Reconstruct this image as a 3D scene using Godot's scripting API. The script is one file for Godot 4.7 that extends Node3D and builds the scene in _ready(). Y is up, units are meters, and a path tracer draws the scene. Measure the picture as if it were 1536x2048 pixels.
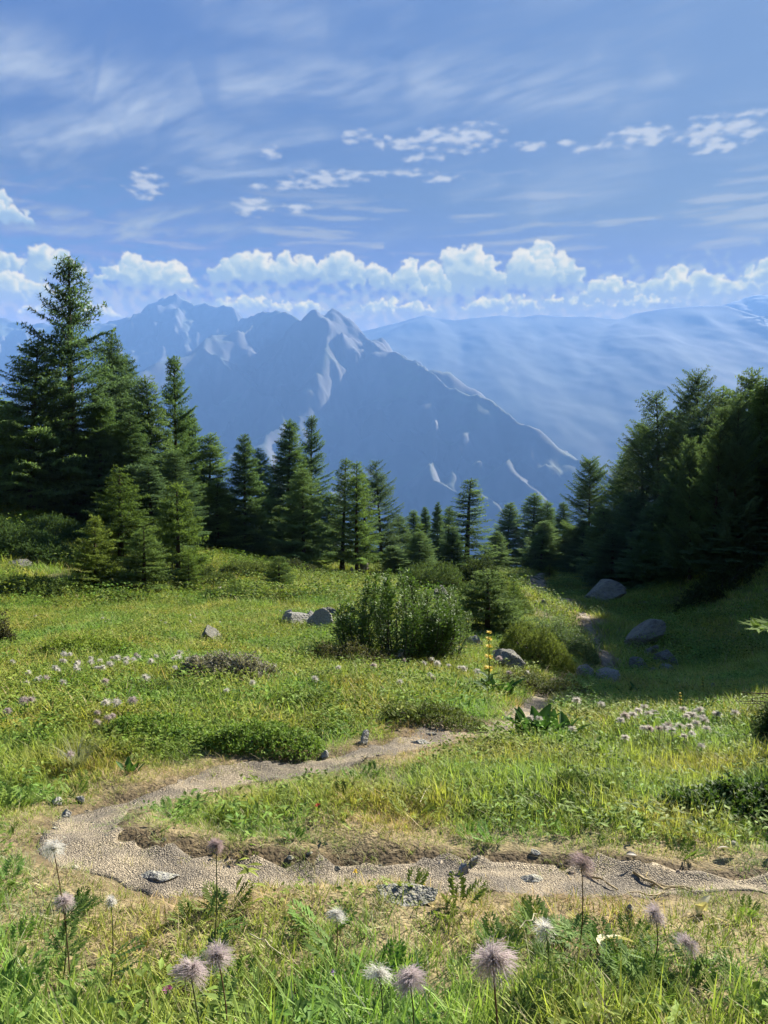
extends Node3D

# ---------------------------------------------------------------- camera numbers (full-size photograph pixels)
const FOCAL := 1518.0
const PITCH := -0.0698
const EYE := Vector3(0, 1.5, 0)

var grid_x := PackedFloat32Array()
var grid_z := PackedFloat32Array()
var grid_h := PackedFloat32Array()
var grid_d := PackedFloat32Array()
const GN := 376
const GM := 400
const GA := 1.2
const GB := 9.0
const GZ0 := -3.0
var tps_p: Array = []
var tps_w := PackedFloat64Array()
var mats := {}
var used_names := {}
var hum := FastNoiseLite.new()
var patchy := FastNoiseLite.new()
var trail_points: Array = []


class MB:
	var v := PackedVector3Array()
	var c := PackedColorArray()
	var ix := PackedInt32Array()
	func tri(a: Vector3, b: Vector3, d: Vector3, col: Color) -> void:
		var n := v.size()
		v.append(a); v.append(b); v.append(d)
		c.append(col); c.append(col); c.append(col)
		ix.append(n); ix.append(n + 1); ix.append(n + 2)
	func quad(a: Vector3, b: Vector3, d: Vector3, e: Vector3, col: Color) -> void:
		var n := v.size()
		v.append(a); v.append(b); v.append(d); v.append(e)
		c.append(col); c.append(col); c.append(col); c.append(col)
		ix.append(n); ix.append(n + 1); ix.append(n + 2)
		ix.append(n); ix.append(n + 2); ix.append(n + 3)
	# a bent blade: two quads and a tip
	func blade(p: Vector3, dir: Vector3, bend: Vector3, length: float, width: float, col: Color, tipcol: Color, segs := 2) -> void:
		var side := dir.cross(bend)
		if side.length() < 0.01:
			side = dir.cross(Vector3(0.3, 0.1, 0.9))
		side = side.normalized() * width * 0.5
		var n := v.size()
		for k in segs:
			var s := float(k) / segs
			var q := p + dir * (length * s) + bend * (length * s * s)
			var w := 1.0 - 0.45 * s
			v.append(q - side * w); v.append(q + side * w)
			var cc := col.lerp(tipcol, s)
			c.append(cc); c.append(cc)
		v.append(p + dir * length + bend * length)
		c.append(tipcol)
		for k in segs - 1:
			var m := n + k * 2
			ix.append(m); ix.append(m + 1); ix.append(m + 3)
			ix.append(m); ix.append(m + 3); ix.append(m + 2)
		var e := n + (segs - 1) * 2
		ix.append(e); ix.append(e + 1); ix.append(e + 2)
	# a leaf folded along its midrib: four triangles
	func leaf(p: Vector3, dir: Vector3, up: Vector3, length: float, width: float, col: Color, droop := 0.15) -> void:
		var side := dir.cross(up).normalized() * width * 0.5
		var mid := p + dir * length * 0.45 - up * width * 0.12
		var tip := p + dir * length - up * length * droop
		var n := v.size()
		v.append(p); v.append(p + dir * length * 0.42 + side); v.append(tip); v.append(p + dir * length * 0.42 - side); v.append(mid)
		var c2 := col * 0.86
		c.append(col); c.append(col); c.append(col); c.append(c2); c.append(c2)
		for t in [[0, 1, 4], [1, 2, 4], [0, 4, 3], [4, 2, 3]]:
			ix.append(n + t[0]); ix.append(n + t[1]); ix.append(n + t[2])
	# a broad leaf of several ribs: used for the big basal leaves
	func broad_leaf(p: Vector3, dir: Vector3, up: Vector3, length: float, width: float, col: Color, curl: float) -> void:
		var side := dir.cross(up).normalized()
		var n := v.size()
		var rows := 9
		for k in rows:
			var s := float(k) / (rows - 1)
			var w := width * 0.5 * pow(sin(PI * clampf(s * 0.93 + 0.05, 0, 1)), 0.8)
			var q := p + dir * (length * s) - up * (curl * length * s * s)
			for j in 5:
				var u := (j - 2) / 2.0
				v.append(q + side * (w * u) + up * (absf(u) * w * 0.38 - 0.012 * length * float(j % 2)))
				c.append(col * (1.0 if j != 2 else 1.35))
		for k in rows - 1:
			for j in 4:
				var m := n + k * 5 + j
				ix.append(m); ix.append(m + 5); ix.append(m + 6)
				ix.append(m); ix.append(m + 6); ix.append(m + 1)
	func tube(pts: PackedVector3Array, rad: PackedFloat32Array, sides: int, col: Color) -> void:
		var n := v.size()
		var m := pts.size()
		for k in m:
			var d := (pts[mini(k + 1, m - 1)] - pts[maxi(k - 1, 0)]).normalized()
			var a := d.cross(Vector3(0.31, 0.17, 0.93)).normalized()
			var b := d.cross(a)
			for j in sides:
				var t := TAU * j / sides
				v.append(pts[k] + (a * cos(t) + b * sin(t)) * rad[k])
				c.append(col)
		for k in m - 1:
			for j in sides:
				var p0 := n + k * sides + j
				var p1 := n + k * sides + (j + 1) % sides
				ix.append(p0); ix.append(p0 + sides); ix.append(p1 + sides)
				ix.append(p0); ix.append(p1 + sides); ix.append(p1)
	func rib(pts: PackedVector3Array, width: float, col: Color, col2: Color) -> void:
		# a thin strand: a three-sided tube would be three times the faces
		var n := v.size()
		var m := pts.size()
		for k in m:
			var d := (pts[mini(k + 1, m - 1)] - pts[maxi(k - 1, 0)])
			var a := d.cross(Vector3(0.4, 0.25, 0.88)).normalized() * width * 0.5 * (1.0 - 0.6 * k / (m - 1.0))
			v.append(pts[k] - a); v.append(pts[k] + a)
			var cc := col.lerp(col2, k / (m - 1.0))
			c.append(cc); c.append(cc)
		for k in m - 1:
			var e := n + k * 2
			ix.append(e); ix.append(e + 1); ix.append(e + 3)
			ix.append(e); ix.append(e + 3); ix.append(e + 2)
	func smooth_normals() -> PackedVector3Array:
		var nn := PackedVector3Array()
		nn.resize(v.size())
		for t in range(0, ix.size(), 3):
			var a := ix[t]
			var b := ix[t + 1]
			var d := ix[t + 2]
			var f := (v[d] - v[a]).cross(v[b] - v[a])
			nn[a] += f; nn[b] += f; nn[d] += f
		for k in nn.size():
			nn[k] = nn[k].normalized()
		return nn
	func add_to(m: ArrayMesh, mat: Material, smooth := false) -> void:
		var a := []
		a.resize(Mesh.ARRAY_MAX)
		a[Mesh.ARRAY_VERTEX] = v
		a[Mesh.ARRAY_COLOR] = c
		a[Mesh.ARRAY_INDEX] = ix
		if smooth:
			a[Mesh.ARRAY_NORMAL] = smooth_normals()
		m.add_surface_from_arrays(Mesh.PRIMITIVE_TRIANGLES, a)
		m.surface_set_material(m.get_surface_count() - 1, mat)
	func mesh(mat: Material, smooth := false) -> ArrayMesh:
		var m := ArrayMesh.new()
		add_to(m, mat, smooth)
		return m


# ---------------------------------------------------------------- naming and placing
func numbered(called: String) -> String:
	var n: int = used_names.get(called, 0)
	used_names[called] = n + 1
	return called if n == 0 else "%s_%03d" % [called, n]

func tag(o: Node3D, label: String, category: String, group := "", kind := "") -> Node3D:
	o.set_meta("label", label)
	o.set_meta("category", category)
	if group != "":
		o.set_meta("group", group)
	if kind != "":
		o.set_meta("kind", kind)
	return o

func base(called: String, at: Vector3) -> Node3D:
	var o := Node3D.new()
	o.name = numbered(called)
	add_child(o)
	o.position = at
	return o

func part(called: String, m: Mesh, parent: Node, kind := "") -> MeshInstance3D:
	var o := MeshInstance3D.new()
	o.name = called
	o.mesh = m
	parent.add_child(o, true)
	if kind != "":
		o.set_meta("kind", kind)
	return o

func single(called: String, m: Mesh, at: Vector3) -> MeshInstance3D:
	var o := MeshInstance3D.new()
	o.name = numbered(called)
	o.mesh = m
	add_child(o)
	o.position = at
	return o

func copy(o: Node3D, called: String) -> Node3D:
	var d: Node3D = o.duplicate()
	d.name = numbered(called)
	add_child(d)
	return d

func gen(sd: int) -> RandomNumberGenerator:
	var r := RandomNumberGenerator.new()
	r.seed = sd
	return r

func lin(r: float, g: float, b: float) -> Color:
	return Color(r, g, b)

func unit(r: RandomNumberGenerator) -> Vector3:
	var z := r.randf_range(-1, 1)
	var a := r.randf() * TAU
	var s := sqrt(1.0 - z * z)
	return Vector3(s * cos(a), z, s * sin(a))

# ---------------------------------------------------------------- camera rays
func ray(px: float, py: float) -> Vector3:
	var d := Vector3((px - 768.0) / FOCAL, (1024.0 - py) / FOCAL, -1.0)
	return d.rotated(Vector3.RIGHT, PITCH)

func at(px: float, py: float, depth: float) -> Vector3:
	var d := ray(px, py)
	return EYE + d * (depth / -d.z)

func hit(px: float, py: float) -> Vector3:
	var d := ray(px, py)
	d /= -d.z
	var t := 0.7
	while t < 90.0:
		var p := EYE + d * t
		if p.y < gh(p.x, p.z):
			break
		t *= 1.006
	var q := EYE + d * t
	return Vector3(q.x, gh(q.x, q.z), q.z)

# a point on the ground below a pixel column at a given depth
func under(px: float, depth: float) -> Vector3:
	var p := at(px, 918.0, depth)
	return Vector3(p.x, gh(p.x, p.z), p.z)

# ---------------------------------------------------------------- terrain
func u_of(r2: float) -> float:
	return r2 * log(r2 + 1e-9) * 0.5

func tps_fit(pts: Array, lam: float) -> void:
	tps_p = pts
	var n := pts.size()
	var m := n + 3
	var a := []
	for i in m:
		var row := PackedFloat64Array()
		row.resize(m + 1)
		a.append(row)
	for i in n:
		var p: Vector3 = pts[i]
		for j in n:
			var q: Vector3 = pts[j]
			var dx := p.x - q.x
			var dz := p.z - q.z
			a[i][j] = u_of(dx * dx + dz * dz)
		a[i][i] += lam
		a[i][n] = 1.0; a[i][n + 1] = p.x; a[i][n + 2] = p.z
		a[n][i] = 1.0; a[n + 1][i] = p.x; a[n + 2][i] = p.z
		a[i][m] = p.y
	for k in m:
		var best := k
		for i in range(k + 1, m):
			if absf(a[i][k]) > absf(a[best][k]):
				best = i
		var tmp = a[k]
		a[k] = a[best]
		a[best] = tmp
		var rk: PackedFloat64Array = a[k]
		for i in range(k + 1, m):
			var ri: PackedFloat64Array = a[i]
			var f := ri[k] / rk[k]
			if f != 0.0:
				for j in range(k, m + 1):
					ri[j] -= f * rk[j]
				a[i] = ri
	tps_w.resize(m)
	for k in range(m - 1, -1, -1):
		var s: float = a[k][m]
		for j in range(k + 1, m):
			s -= a[k][j] * tps_w[j]
		tps_w[k] = s / a[k][k]

func tps_at(x: float, z: float) -> float:
	var n := tps_p.size()
	var s := tps_w[n] + tps_w[n + 1] * x + tps_w[n + 2] * z
	for i in n:
		var p: Vector3 = tps_p[i]
		var dx := p.x - x
		var dz := p.z - z
		var r2 := dx * dx + dz * dz + 1e-9
		s += tps_w[i] * r2 * log(r2) * 0.5
	return s

func slope_far(x: float, z: float) -> float:
	var d := -z
	var y := -9.0 - 0.42 * (d - 60.0) + 0.10 * absf(x)
	if d < 0.0:
		y = 16.0 - 0.25 * d + 0.10 * absf(x)
	y = minf(y, 260.0)
	return maxf(y, -900.0)

func asinh_(x: float) -> float:
	return log(x + sqrt(x * x + 1.0)) if x >= 0 else -log(-x + sqrt(x * x + 1.0))

func bil(a: PackedFloat32Array, x: float, z: float) -> float:
	var fx := clampf((asinh_(x / GA) / GB * 0.5 + 0.5) * (GN - 1), 0.0, GN - 1.001)
	var fz := clampf((asinh_((z - GZ0) / GA) / GB * 0.5 + 0.5) * (GM - 1), 0.0, GM - 1.001)
	var i := int(fx)
	var j := int(fz)
	var tx := (x - grid_x[i]) / (grid_x[i + 1] - grid_x[i])
	var tz := (z - grid_z[j]) / (grid_z[j + 1] - grid_z[j])
	var k := j * GN + i
	return lerpf(lerpf(a[k], a[k + 1], tx), lerpf(a[k + GN], a[k + GN + 1], tx), tz)

func gh(x: float, z: float) -> float:
	return bil(grid_h, x, z)

func path_far(x: float, z: float) -> float:
	return bil(grid_d, x, z)

func slope_at(x: float, z: float) -> Vector3:
	var e := 0.08 + 0.01 * absf(z)
	return Vector3(gh(x - e, z) - gh(x + e, z), 2.0 * e, gh(x, z - e) - gh(x, z + e)).normalized()

func make_terrain() -> void:
	for i in GN:
		grid_x.append(GA * sinh((2.0 * i / (GN - 1) - 1.0) * GB))
	for j in GM:
		grid_z.append(GZ0 + GA * sinh((2.0 * j / (GM - 1) - 1.0) * GB))
	var pts := []
	# photograph column, photograph row, metres of depth
	for q in [
		[0, 2040, 1.62], [768, 2048, 1.62], [1536, 2040, 1.62], [100, 1850, 2.1], [768, 1850, 2.1], [1450, 1850, 2.1],
		[100, 1720, 2.55], [400, 1742, 2.5], [768, 1742, 2.5], [1200, 1745, 2.5], [1500, 1750, 2.5],
		[-300, 1742, 2.5], [1900, 1745, 2.5], [-300, 2040, 1.62], [1900, 2040, 1.62],
		[768, 1640, 3.1], [1300, 1640, 3.1], [250, 1600, 3.4], [560, 1540, 3.95], [820, 1485, 4.6], [1050, 1440, 5.3],
		[60, 1500, 4.2], [300, 1420, 5.2], [100, 1330, 7.2], [400, 1290, 8.8], [-300, 1400, 6.0], [-300, 1200, 13.0],
		[30, 1240, 12], [200, 1215, 14], [400, 1200, 15.5], [560, 1180, 18],
		[40, 1135, 17], [40, 1085, 19.5], [40, 1035, 22], [150, 1045, 26], [300, 1085, 25], [430, 1108, 25], [280, 1160, 18], [560, 1130, 28], [700, 1150, 29], [760, 1175, 25], [-300, 1000, 24],
		[650, 1310, 8.6], [770, 1330, 8.2], [870, 1345, 8.0], [950, 1340, 8.6], [1000, 1395, 6.8],
		[1040, 1180, 21], [1100, 1265, 14.5], [1150, 1335, 11], [1060, 1375, 8.2], [860, 1190, 19], [1010, 1290, 11.5],
		[1235, 1352, 13], [1205, 1300, 16.5], [1160, 1230, 22], [1130, 1195, 27], [1080, 1166, 36], [1100, 1150, 43],
		[1350, 1372, 10], [1300, 1325, 15], [1420, 1350, 13], [1210, 1205, 29],
		[1350, 1230, 23], [1450, 1225, 20], [1536, 1265, 16], [1520, 1335, 12.5], [1450, 1125, 26], [1536, 1065, 25], [1300, 1175, 32], [1250, 1150, 38], [1700, 1040, 22],
		[1200, 1425, 6.6], [1450, 1432, 6.2], [1536, 1480, 4.8], [1300, 1500, 4.6], [1150, 1560, 3.8], [1800, 1440, 5.6],
		[930, 1130, 45], [1010, 1142, 48], [820, 1130, 38], [600, 1110, 36]]:
		pts.append(at(q[0], q[1], q[2]))
	for w in [Vector3(-30, 3.0, -25), Vector3(-22, 1.5, 0), Vector3(22, 1.5, 0), Vector3(40, 4, -25), Vector3(60, 9, -45), Vector3(-55, 3, -45), Vector3(0, 3.2, 9), Vector3(-20, 4, 12), Vector3(20, 4, 12),
		Vector3(0, -14, -72), Vector3(30, -9, -70), Vector3(-30, -10, -70), Vector3(65, -4, -75), Vector3(0, 0.62, 0), Vector3(0, 1.25, 2.5)]:
		pts.append(w)
	tps_fit(pts, 0.02)
	grid_h.resize(GN * GM)
	grid_d.resize(GN * GM)
	hum.seed = 5
	hum.frequency = 1.0
	hum.fractal_octaves = 4
	for j in GM:
		var z := grid_z[j]
		for i in GN:
			var x := grid_x[i]
			var r := sqrt(x * x + (z + 8.0) * (z + 8.0))
			var w := smoothstep(48.0, 92.0, r)
			var y := 0.0
			if w < 1.0:
				y = tps_at(x, z)
			if w > 0.0:
				y = lerpf(y, slope_far(x, z), w)
			var big := clampf(r / 30.0, 0.12, 1.0)
			y += hum.get_noise_2d(x * 0.9, z * 0.9) * 0.10 * minf(1.0, 0.35 + r * 0.06)
			y += hum.get_noise_2d(x * 0.12 + 40, z * 0.12) * 0.28 * big * smoothstep(6.0, 18.0, r)
			if r > 60.0:
				y += hum.get_noise_2d(x * 0.006, z * 0.006) * 0.12 * minf(r - 60.0, 900.0)
			grid_h[j * GN + i] = y
	# the trail: where its middle runs (photograph column, row, depth) and its half width
	var raw := []
	for q in [[1900, 1775, 0.08], [1700, 1768, 0.08], [1480, 1764, 0.06], [1340, 1755, 0.12], [1200, 1747, 0.17], [1050, 1741, 0.17], [900, 1737, 0.16], [760, 1738, 0.155], [640, 1742, 0.16], [520, 1744, 0.18], [400, 1738, 0.18], [300, 1718, 0.18], [215, 1694, 0.165], [170, 1668, 0.15],
		[172, 1642, 0.13], [215, 1618, 0.115], [285, 1595, 0.105], [370, 1572, 0.10], [460, 1553, 0.115], [560, 1536, 0.115], [690, 1514, 0.115], [800, 1489, 0.12], [880, 1470, 0.15], [960, 1453, 0.17], [1040, 1440, 0.17]]:
		var h := hit(q[0], q[1])
		raw.append([h.x, h.z, q[2]])
	for q in [[1085, 1400, 7.2, 0.1], [1130, 1370, 9.3, 0.1], [1215, 1352, 12.2, 0.10], [1222, 1325, 14.3, 0.10], [1205, 1300, 16.5, 0.11], [1180, 1265, 18.8, 0.11], [1160, 1235, 21.5, 0.13], [1135, 1205, 26, 0.28], [1098, 1180, 31, 0.34], [1076, 1167, 36, 0.42], [1100, 1150, 43, 0.42]]:
		var h := under(q[0], q[2])
		raw.append([h.x, h.z, q[3]])
	var cx := Curve3D.new()
	for k in raw.size():
		var p0: Array = raw[maxi(k - 1, 0)]
		var p1: Array = raw[k]
		var p2: Array = raw[mini(k + 1, raw.size() - 1)]
		var tan_ := Vector3(p2[0] - p0[0], (p2[2] - p0[2]), p2[1] - p0[1]) / 6.0
		cx.add_point(Vector3(p1[0], p1[2], p1[1]), -tan_, tan_)
	cx.bake_interval = 0.06
	for p in cx.get_baked_points():
		trail_points.append(p)   # x, half width, z
	# distance to the trail's middle, less its half width
	var coarse := []
	for k in range(0, trail_points.size(), 3):
		coarse.append(trail_points[k])
	for j in GM:
		var z := grid_z[j]
		for i in GN:
			var x := grid_x[i]
			var best := 99.0
			if z < 0.5 and z > -46.0 and absf(x) < 16.0:
				var d2 := 1e9
				var wide := 0.2
				for p: Vector3 in coarse:
					var dx := x - p.x
					var dz := z - p.z
					var d := dx * dx + dz * dz
					if d < d2:
						d2 = d
						wide = p.y
				best = sqrt(d2) - wide
			grid_d[j * GN + i] = best
	for j in GM:
		var z := grid_z[j]
		for i in GN:
			var x := grid_x[i]
			var k := j * GN + i
			var d := grid_d[k]
			if d < 1.0:
				var deep := 0.032 + 0.02 * smoothstep(-3.4, -2.5, z) * smoothstep(-2.3, -1.0, -absf(x + 0.25) - 0.2)
				grid_h[k] -= deep * (1.0 - smoothstep(-0.05, 0.045, d + hum.get_noise_2d(x * 4.0, z * 4.0) * 0.06))

# ---------------------------------------------------------------- materials
func noise_tex(sd: int, freq: float, stops: Array, size := 512, octaves := 5, kind := FastNoiseLite.TYPE_SIMPLEX_SMOOTH) -> ImageTexture:
	var n := FastNoiseLite.new()
	n.seed = sd
	n.noise_type = kind
	n.frequency = freq
	n.fractal_octaves = octaves
	var im := n.get_seamless_image(size, size)
	im.convert(Image.FORMAT_RGB8)
	var out := PackedByteArray()
	var src := im.get_data()
	out.resize(src.size())
	var ramp := []
	for k in 256:
		var t := k / 255.0
		var c: Color = stops[0][1]
		for s in stops.size() - 1:
			if t >= stops[s][0]:
				c = (stops[s][1] as Color).lerp(stops[s + 1][1], clampf((t - stops[s][0]) / (stops[s + 1][0] - stops[s][0]), 0, 1))
		c = c.linear_to_srgb()
		ramp.append([int(clampf(c.r, 0, 1) * 255), int(clampf(c.g, 0, 1) * 255), int(clampf(c.b, 0, 1) * 255)])
	for k in size * size:
		var q: Array = ramp[src[k * 3]]
		out[k * 3] = q[0]; out[k * 3 + 1] = q[1]; out[k * 3 + 2] = q[2]
	return ImageTexture.create_from_image(Image.create_from_data(size, size, false, Image.FORMAT_RGB8, out))

func bump_tex(sd: int, freq: float, size := 512, octaves := 5, kind := FastNoiseLite.TYPE_SIMPLEX_SMOOTH) -> ImageTexture:
	return noise_tex(sd, freq, [[0.0, Color(0, 0, 0)], [1.0, Color(1, 1, 1)]], size, octaves, kind)

func plant_mat(called: String, back: float, rough := 0.55, spec := 0.4) -> StandardMaterial3D:
	var m := StandardMaterial3D.new()
	m.resource_name = called
	m.vertex_color_use_as_albedo = true
	m.albedo_color = Color(1, 1, 1)
	m.roughness = rough
	m.metallic_specular = spec
	m.cull_mode = BaseMaterial3D.CULL_DISABLED
	if back > 0.0:
		m.backlight_enabled = true
		m.backlight = Color(back * 0.96, back, back * 0.55).linear_to_srgb()
	mats[called] = m
	return m

func rough_mat(called: String, tex: Texture2D, scale: float, bump: Texture2D, bump_cm: float, rough := 0.9, vertex := false) -> StandardMaterial3D:
	var m := StandardMaterial3D.new()
	m.resource_name = called
	m.albedo_texture = tex
	m.vertex_color_use_as_albedo = vertex
	m.uv1_triplanar = true
	m.uv1_world_triplanar = true
	m.uv1_scale = Vector3.ONE * scale
	m.roughness = rough
	m.metallic_specular = 0.3
	if bump != null:
		m.heightmap_enabled = true
		m.heightmap_texture = bump
		m.heightmap_scale = bump_cm
	mats[called] = m
	return m

func make_materials() -> void:
	plant_mat("needles", 0.85, 0.8, 0.12)
	plant_mat("grass_blades", 0.9, 0.6, 0.25)
	plant_mat("leaves", 0.75, 0.6, 0.22)
	plant_mat("glossy_leaves", 0.7, 0.5, 0.25)
	plant_mat("straw", 0.5, 0.6, 0.3)
	var pl := plant_mat("plumes", 0.9, 0.6, 0.3)
	pl.backlight = Color(0.9, 0.9, 0.9).linear_to_srgb()
	plant_mat("petals", 0.6, 0.6, 0.3)
	var wood := plant_mat("bark", 0.0, 0.9, 0.2)
	wood.heightmap_enabled = false
	var soil := noise_tex(11, 0.02, [[0.0, lin(0.10, 0.085, 0.055)], [0.45, lin(0.17, 0.145, 0.09)], [0.7, lin(0.24, 0.20, 0.125)], [1.0, lin(0.34, 0.29, 0.19)]], 512, 6)
	var fine := bump_tex(12, 0.05, 512, 5)
	rough_mat("turf_soil", soil, 1.7, fine, 1.2, 0.95, true)
	var grit := noise_tex(13, 0.045, [[0.0, lin(0.09, 0.08, 0.065)], [0.42, lin(0.22, 0.20, 0.165)], [0.6, lin(0.31, 0.285, 0.235)], [1.0, lin(0.5, 0.46, 0.38)]], 1024, 6)
	var gritbump := bump_tex(14, 0.09, 1024, 5)
	rough_mat("trail_grit", grit, 1.3, gritbump, 2.2, 0.92, true)
	var stone := noise_tex(15, 0.012, [[0.0, lin(0.10, 0.098, 0.09)], [0.38, lin(0.19, 0.185, 0.168)], [0.48, lin(0.27, 0.26, 0.23)], [0.6, lin(0.30, 0.288, 0.25)], [0.72, lin(0.24, 0.235, 0.17)], [1.0, lin(0.42, 0.40, 0.34)]], 1024, 7)
	rough_mat("rock", stone, 3.2, bump_tex(16, 0.03, 512, 6), 3.0, 0.9, true)
	rough_mat("mountain_rock", noise_tex(17, 0.01, [[0.0, lin(0.8, 0.8, 0.8)], [0.5, lin(0.9, 0.9, 0.9)], [1.0, lin(1.0, 1.0, 1.0)]], 512, 6), 0.0009, null, 0, 0.95, true)

# ---------------------------------------------------------------- sky: air and clouds only, the same all round
func sky_texture() -> ImageTexture:
	var W := 4096
	var H := 2048
	var data := PackedFloat32Array()
	data.resize(W * H * 3)
	var low := Color(0.30, 0.34, 0.36)
	for k in range(W * (H / 2), W * H):
		data[k * 3] = low.r; data[k * 3 + 1] = low.g; data[k * 3 + 2] = low.b
	var wisps := FastNoiseLite.new()
	wisps.seed = 21; wisps.frequency = 1.0; wisps.fractal_octaves = 5; wisps.fractal_gain = 0.55
	wisps.domain_warp_enabled = true; wisps.domain_warp_amplitude = 0.16; wisps.domain_warp_frequency = 1.0
	var broad := FastNoiseLite.new()
	broad.seed = 22; broad.frequency = 0.55; broad.fractal_octaves = 3
	var puff := FastNoiseLite.new()
	puff.seed = 23; puff.frequency = 1.0; puff.fractal_octaves = 5; puff.fractal_gain = 0.45
	var r := gen(77)
	# cumulus over the mountains: azimuth and elevation of the base, half width, height (degrees)
	var puffs := []
	for q in [[90, 548, 70, 50], [20, 600, 90, 55], [275, 572, 75, 58], [345, 578, 45, 48], [500, 562, 75, 62], [590, 560, 60, 58], [680, 560, 52, 55], [745, 575, 40, 50],
		[830, 580, 65, 62], [935, 575, 65, 84], [880, 590, 60, 45], [1075, 572, 75, 85], [1140, 560, 30, 30], [1240, 595, 80, 48], [1365, 590, 70, 55], [1470, 590, 70, 45], [1530, 560, 40, 40],
		[500, 622, 80, 30], [600, 624, 60, 24], [780, 628, 100, 30], [1010, 622, 90, 34], [1140, 616, 60, 28], [150, 632, 90, 28], [1290, 614, 70, 24]]:
		puffs.append(_sky_spot(q))
	var deg := 32.0
	while deg < 333.0:
		puffs.append(PackedFloat32Array([deg, r.randf_range(12.5, 15.5), r.randf_range(1.5, 3.4), r.randf_range(1.2, 3.2)]))
		if r.randf() < 0.6:
			puffs.append(PackedFloat32Array([deg + r.randf_range(-2, 2), r.randf_range(10.5, 12.5), r.randf_range(2.5, 4.5), r.randf_range(1.2, 2.0)]))
		deg += r.randf_range(1.6, 4.2)
	# small high clouds
	var flecks := []
	for q in [[715, 285, 26, 20], [800, 295, 45, 20], [870, 290, 40, 28], [940, 292, 62, 34], [1060, 298, 34, 12], [1280, 285, 60, 26], [1420, 285, 60, 40], [1480, 268, 55, 30], [1440, 300, 50, 15], [290, 385, 36, 34], [665, 366, 70, 22], [540, 380, 34, 10], [600, 374, 44, 12], [850, 322, 40, 12], [505, 425, 34, 24], [590, 425, 26, 16], [800, 350, 60, 10], [1170, 302, 30, 10], [880, 362, 40, 10], [1130, 290, 20, 8], [540, 315, 20, 20]]:
		flecks.append(_sky_spot(q))
	for k in 60:
		flecks.append(PackedFloat32Array([r.randf_range(32, 328), r.randf_range(22, 34), r.randf_range(1, 2.6), r.randf_range(0.4, 1.3)]))
	# bars of thin cloud (centre column, row, half length, half thickness, slope)
	var sun_d := Vector3(0.593, 0.545, -0.593).normalized()
	var bins := []
	var fbins := []
	for b in 360:
		bins.append([]); fbins.append([])
	# each cumulus is heaped up from round puffs on a flat base: azimuth, elevation, radius, base, height
	for p: PackedFloat32Array in puffs:
		var n := int(7 + 8 * p[2])
		for k in n:
			var u := r.randf_range(-1, 1)
			var env := 1.0 - u * u * 0.85
			var rad := p[3] * (0.16 + 0.30 * pow(r.randf(), 1.5)) * (0.45 + 0.55 * env)
			var lift := maxf(0.0, p[3] * env * 0.95 - rad) * pow(r.randf(), 0.75)
			var a := p[0] + u * p[2]
			var c := PackedFloat32Array([a, p[1] + lift + rad * 0.25, rad, p[1], p[3]])
			for b in range(int(floor(a - rad - 0.6)), int(floor(a + rad + 0.6)) + 1):
				bins[posmod(b, 360)].append(c)
	for p: PackedFloat32Array in flecks:
		for b in range(int(floor(p[0] - p[2] * 1.8)), int(ceil(p[0] + p[2] * 1.8)) + 1):
			fbins[posmod(b, 360)].append(p)
	for j in H / 2:
		var el := (0.5 - (j + 0.5) / H) * 180.0
		var ce := cos(deg_to_rad(el))
		var se := sin(deg_to_rad(el))
		var step := 1 if el < 42.0 else 4
		var cum_on := el < 20.5
		var through := exp(-HAZE * minf(HAZE_TOP / maxf(se, 0.02), 9000.0))
		var shine := HAZE_SHINE_LOW.lerp(HAZE_SHINE, smoothstep(0.15, 0.5, se))
		# clear air
		var h := clampf(1.0 - se, 0.0, 1.0)
		var air := Color(0.085, 0.205, 0.565).lerp(Color(0.225, 0.395, 0.68), pow(h, 2.2)).lerp(Color(0.42, 0.66, 0.88), pow(h, 8.0) * 0.85)
		for i in range(0, W, step):
			var az := (i + 0.5) / W * 360.0
			var ar := deg_to_rad(az)
			var dx := sin(ar) * ce
			var dz := -cos(ar) * ce
			var toward := dx * sun_d.x + se * sun_d.y + dz * sun_d.z
			var glow := pow(maxf(0.0, 0.5 + 0.5 * toward), 7.0)
			var c := air.lerp(Color(0.46, 0.67, 0.90), glow * 0.34)
			# cirrus lies on a high flat layer, drawn out along the wind
			if el > 9.0:
				var inv := 1.0 / (se + 0.06)
				var qx := dx * inv
				var qz := dz * inv
				var along := qx * 0.80 + qz * 0.45
				var over := -qx * 0.45 + qz * 0.80
				var b := broad.get_noise_2d(along * 1.25 + 3.0, over * 1.9)
				var w := wisps.get_noise_2d(along * 1.7, over * 5.0 + b * 0.8)
				var w2 := wisps.get_noise_2d(along * 6.0 + 31.0, over * 19.0 + b * 1.2)
				var veil := smoothstep(-0.30, 0.42, b + w * 0.45)
				var cir := veil * clampf(0.30 + 0.95 * w + 0.45 * w2, 0.0, 1.0)
				var fade := smoothstep(10.0, 16.0, el)
				c = c.lerp(Color(0.53, 0.65, 0.84), clampf(cir * 0.15 * fade + strokes(az, el, w, w2) * fade, 0.0, 0.75))
				if el < 19.5 and el > 13.0:
					var bars := wisps.get_noise_2d(az * 0.10 + 9.0, el * 1.15) + broad.get_noise_2d(az * 0.08, el * 0.25) * 0.6
					c = c.lerp(Color(0.64, 0.71, 0.82), smoothstep(0.08, 0.6, bars) * 0.32 * smoothstep(13.0, 15.0, el) * smoothstep(19.5, 17.5, el))
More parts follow.
